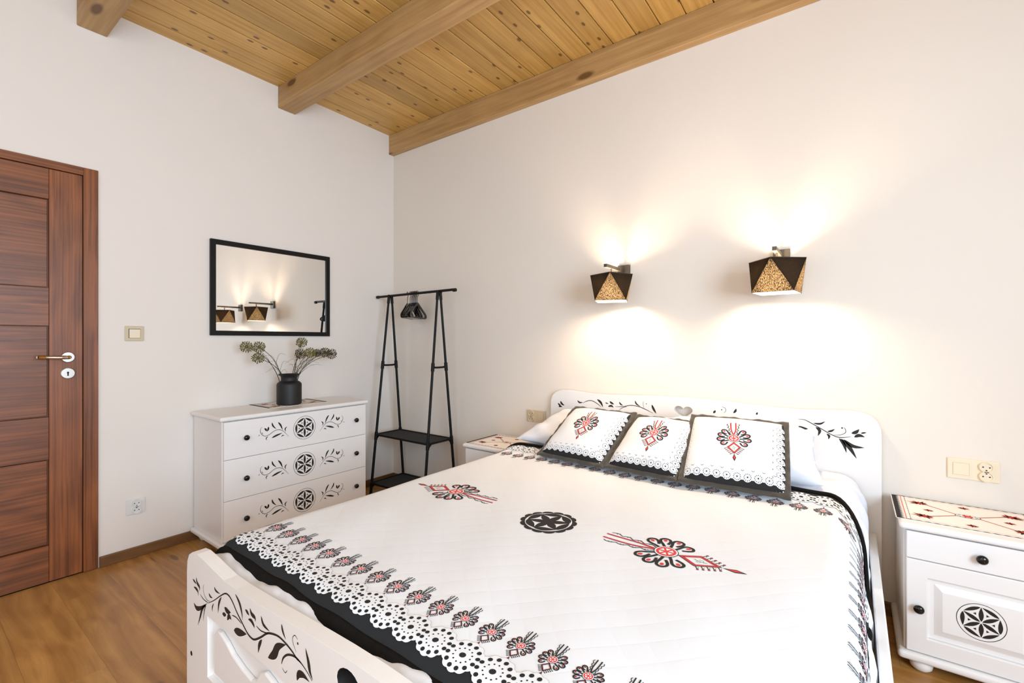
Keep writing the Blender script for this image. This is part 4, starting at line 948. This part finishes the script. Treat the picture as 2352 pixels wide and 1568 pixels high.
# ------------------------------------------------------------------ pillows and cushions
def frame(bl, br, lean, roll=0):
    """bottom-left and bottom-right corners and the lean from horizontal -> origin, ex, ev, normal"""
    bl, br = Vector(bl), Vector(br); ex = (br - bl).normalized(); up = Vector((0, 0, 1)); back = up.cross(ex).normalized()
    ev = (back * math.cos(lean) + up * math.sin(lean)).normalized(); return bl, ex, ev, ex.cross(ev).normalized()
def pillow(name, label, cat, fr, W_, H_, T, m, group=None, seed=0, pinch=.05, amp=.004, taper=0.0, tl=0.0):
    o0, ex, ev, nn = fr; rn = random.Random(seed); ph = [rn.uniform(0, 6) for _ in range(6)]; N_ = 36; mb = MB()
    def pos(u, v, s):   # u, v in -1..1
        f = ((1 - u ** 4) * (1 - v ** 4)); f = max(f, 0) ** .55
        x = W_ / 2 * u * (1 - pinch * (1 - v * v)); y = H_ / 2 * v * (1 - pinch * (1 - u * u)); x += (tl if u < 0 else -taper) * abs(u) * (v + 1) / 2
        edge = (1 - f) * .5
        wz = amp * (math.sin(u * 7 + ph[0]) * math.sin(v * 8 + ph[1]) + .7 * math.sin(u * 13 + v * 11 + ph[2]) + .5 * math.sin(u * 19 - v * 17 + ph[3])) * min(1, f * 2)
        return o0 + ex * (W_ / 2 + x) + ev * (H_ / 2 + y) + nn * (s * (T * f) + T * .8 + wz * s)
    g = lsp(-1, 1, N_)
    mb.grid(lambda u, v: pos(u, v, 1), g, g); mb.grid(lambda u, v: pos(u, v, -1), g[::-1], g)
    o = mb.build(name, m, None, tuple(o0), smooth=80, weld=True); tag(o, label, cat, group); return o
LE = math.radians(46)
pillow('pillow', 'white pillow leaning on the headboard, its corner showing left of the cushions', 'pillow', frame((1.622, -.425, .590), (2.36, -.425, .590), math.radians(21)), .74, .375, .050, M['sheet'], 'white bed pillows', 1, .02, .004, 0.0, .12)
pillow('pillow', 'white pillow leaning on the headboard, crumpled end right of the cushions', 'pillow', frame((2.37, -.425, .590), (3.05, -.425, .590), math.radians(23)), .725, .375, .055, M['sheet'], 'white bed pillows', 2, .05, .009, .05, 0.0)

def cushion(label, bl, br, lean, H_, seed, leftw=.024):
    o0, ex, ev, nn = frame(bl, br, lean); W_ = (Vector(br) - Vector(bl)).length
    t = thing('cushion', label, 'cushion', tuple(o0), 'black-edged folk cushions on the bed'); O = tuple(o0)
    rn = random.Random(seed); ph = [rn.uniform(0, 6) for _ in range(6)]; F = .017; iw, ih = W_ - 2 * F, H_ - 2 * F; T = .050; OFF = .012
    def body(x, y, s=1):  # x, y metres from cushion centre
        u, v = max(-1, min(1, x / (iw / 2))), max(-1, min(1, y / (ih / 2)))
        f = (max(0, (1 - abs(u) ** 3.2)) * max(0, (1 - abs(v) ** 3.2))) ** .5
        wz = .0030 * (math.sin(u * 5 + ph[0]) * math.sin(v * 6 + ph[1]) + .6 * math.sin(v * 15 + ph[2] + u * 3) * max(0, abs(u) - .35)) * min(1, f * 2)
        return o0 + ex * (W_ / 2 + x) + ev * (H_ / 2 + y) + nn * ((s * T if s > 0 else -T * .6) * f + OFF + s * wz)
    g = [math.sin(PI / 2 * q) for q in lsp(-1, 1, 34)]
    mb = MB(); mb.grid(lambda a, b: body(a * iw / 2, b * ih / 2, 1), g, g); mb.grid(lambda a, b: body(a * iw / 2, b * ih / 2, -1), g[::-1], g)
    mb.build('cover', M['cush'], t, O, smooth=80, weld=True)
    # ruffled velvet flange around the cover
    mb = MB(); L_ = []
    per = []
    for k in range(60): per.append((-1 + 2 * k / 60, -1))
    for k in range(60): per.append((1, -1 + 2 * k / 60))
    for k in range(60): per.append((1 - 2 * k / 60, 1))
    for k in range(60): per.append((-1, 1 - 2 * k / 60))
    n_ = len(per)
    for q, (a, b) in enumerate(per):
        for j, (fi, th_) in enumerate(((-.006, .006), (.25, .0085), (.6, .0075), (.92, .005), (1.0, 0.0), (.92, -.005), (.5, -.008), (-.006, -.006))):
            w_ = F * fi if fi > 0 else fi; x = a * (iw / 2 + w_); y = b * (ih / 2 + w_)
            ruf = (.0030 * math.sin(q * .37 + ph[0]) + .0016 * math.sin(q * .9 + ph[1])) * max(0, fi)
            mb.v.append(tuple(o0 + ex * (W_ / 2 + x) + ev * (H_ / 2 + y) + nn * (OFF + ruf + th_)))
    for q in range(n_):
        for j in range(8): mb.f.append((q * 8 + j, ((q + 1) % n_) * 8 + j, ((q + 1) % n_) * 8 + (j + 1) % 8, q * 8 + (j + 1) % 8)); mb.m.append(0)
    mb.build('velvet_flange', M['velvetb'], t, O, smooth=60, recalc=True)
    sf = surf(lambda a, b: body(a, b), .001)
    d = Draw(); hx, hy = iw / 2 * .995, ih / 2 * .995
    # grey band under the lace on the bottom and right
    nb = 30
    for k in range(nb):
        x0, x1 = -hx + 2 * hx * k / nb, -hx + 2 * hx * (k + 1) / nb
        for q in range(4): d.poly([(x0, -hy + .005 * q), (x1, -hy + .005 * q), (x1, -hy + .005 * (q + 1)), (x0, -hy + .005 * (q + 1))], 'ink', 0)
        y0, y1 = -hy + 2 * hy * k / nb, -hy + 2 * hy * (k + 1) / nb
        for q in range(2): d.poly([(hx - .005 * (q + 1), y0), (hx - .005 * q, y0), (hx - .005 * q, y1), (hx - .005 * (q + 1), y1)], 'inkg', 0)
    d.put(sf, 'dark_band', t, O, .0006, .0001)
    lc = Draw(); R_ = .0165; lc.disc(0, 0, R_ * 1.02, 'pwhite', 1, 20); lc.disc(0, 0, .0030, 'ink', 2, 8)
    for k in range(12): a = 2 * PI * k / 12; lc.disc(.0122 * math.cos(a), .0122 * math.sin(a), .0019, 'ink', 2, 6)
    for k in range(9): a = 2 * PI * k / 9; lc.disc(.0065 * math.cos(a), .0065 * math.sin(a), .0009, 'ink', 2, 5)
    d = Draw(); nc = 9; pt = 2 * (hx - .016) / nc
    for k in range(nc + 1):
        x = -hx + .016 + k * pt; d.merge(lc, x, -hy + .030)
        if k < nc: d.stroke([(x + pt / 2 - .005, -hy + .058), (x + pt / 2, -hy + .053), (x + pt / 2 + .005, -hy + .058)], .0014, 'ink', 2, 'c', 3)
    for k in range(1, 9):
        y = -hy + .030 + k * pt
        if y < hy - .01:
            d.merge(lc, hx - .017, y); d.stroke([(hx - .044, y - pt / 2 + .005), (hx - .040, y - pt / 2), (hx - .044, y - pt / 2 - .005)], .0014, 'ink', 2, 'c', 3)
            for q in range(3): d.disc(-hx + .006 + (q % 2) * .004, y - pt * q / 3, .0016, 'ink', 2, 5)
    d.put(sf, 'lace_print', t, O, .0008, .0001)
    d = Draw(); d.merge(CUS, -.004, .027, .065, .08); d.put(sf, 'large_flower_print', t, O, .0008, .00012)
    return t
cushion('black-edged folk-print cushion on the left, nearest the clothes rack', (1.890, -.622, .600), (2.268, -.655, .600), math.radians(31), .405, 1)
cushion('black-edged folk-print cushion in the middle of the three', (2.264, -.642, .602), (2.610, -.668, .602), math.radians(30), .395, 2)
cushion('black-edged folk-print cushion on the right, nearest the right nightstand', (2.606, -.670, .606), (3.000, -.624, .600), math.radians(33), .415, 3)
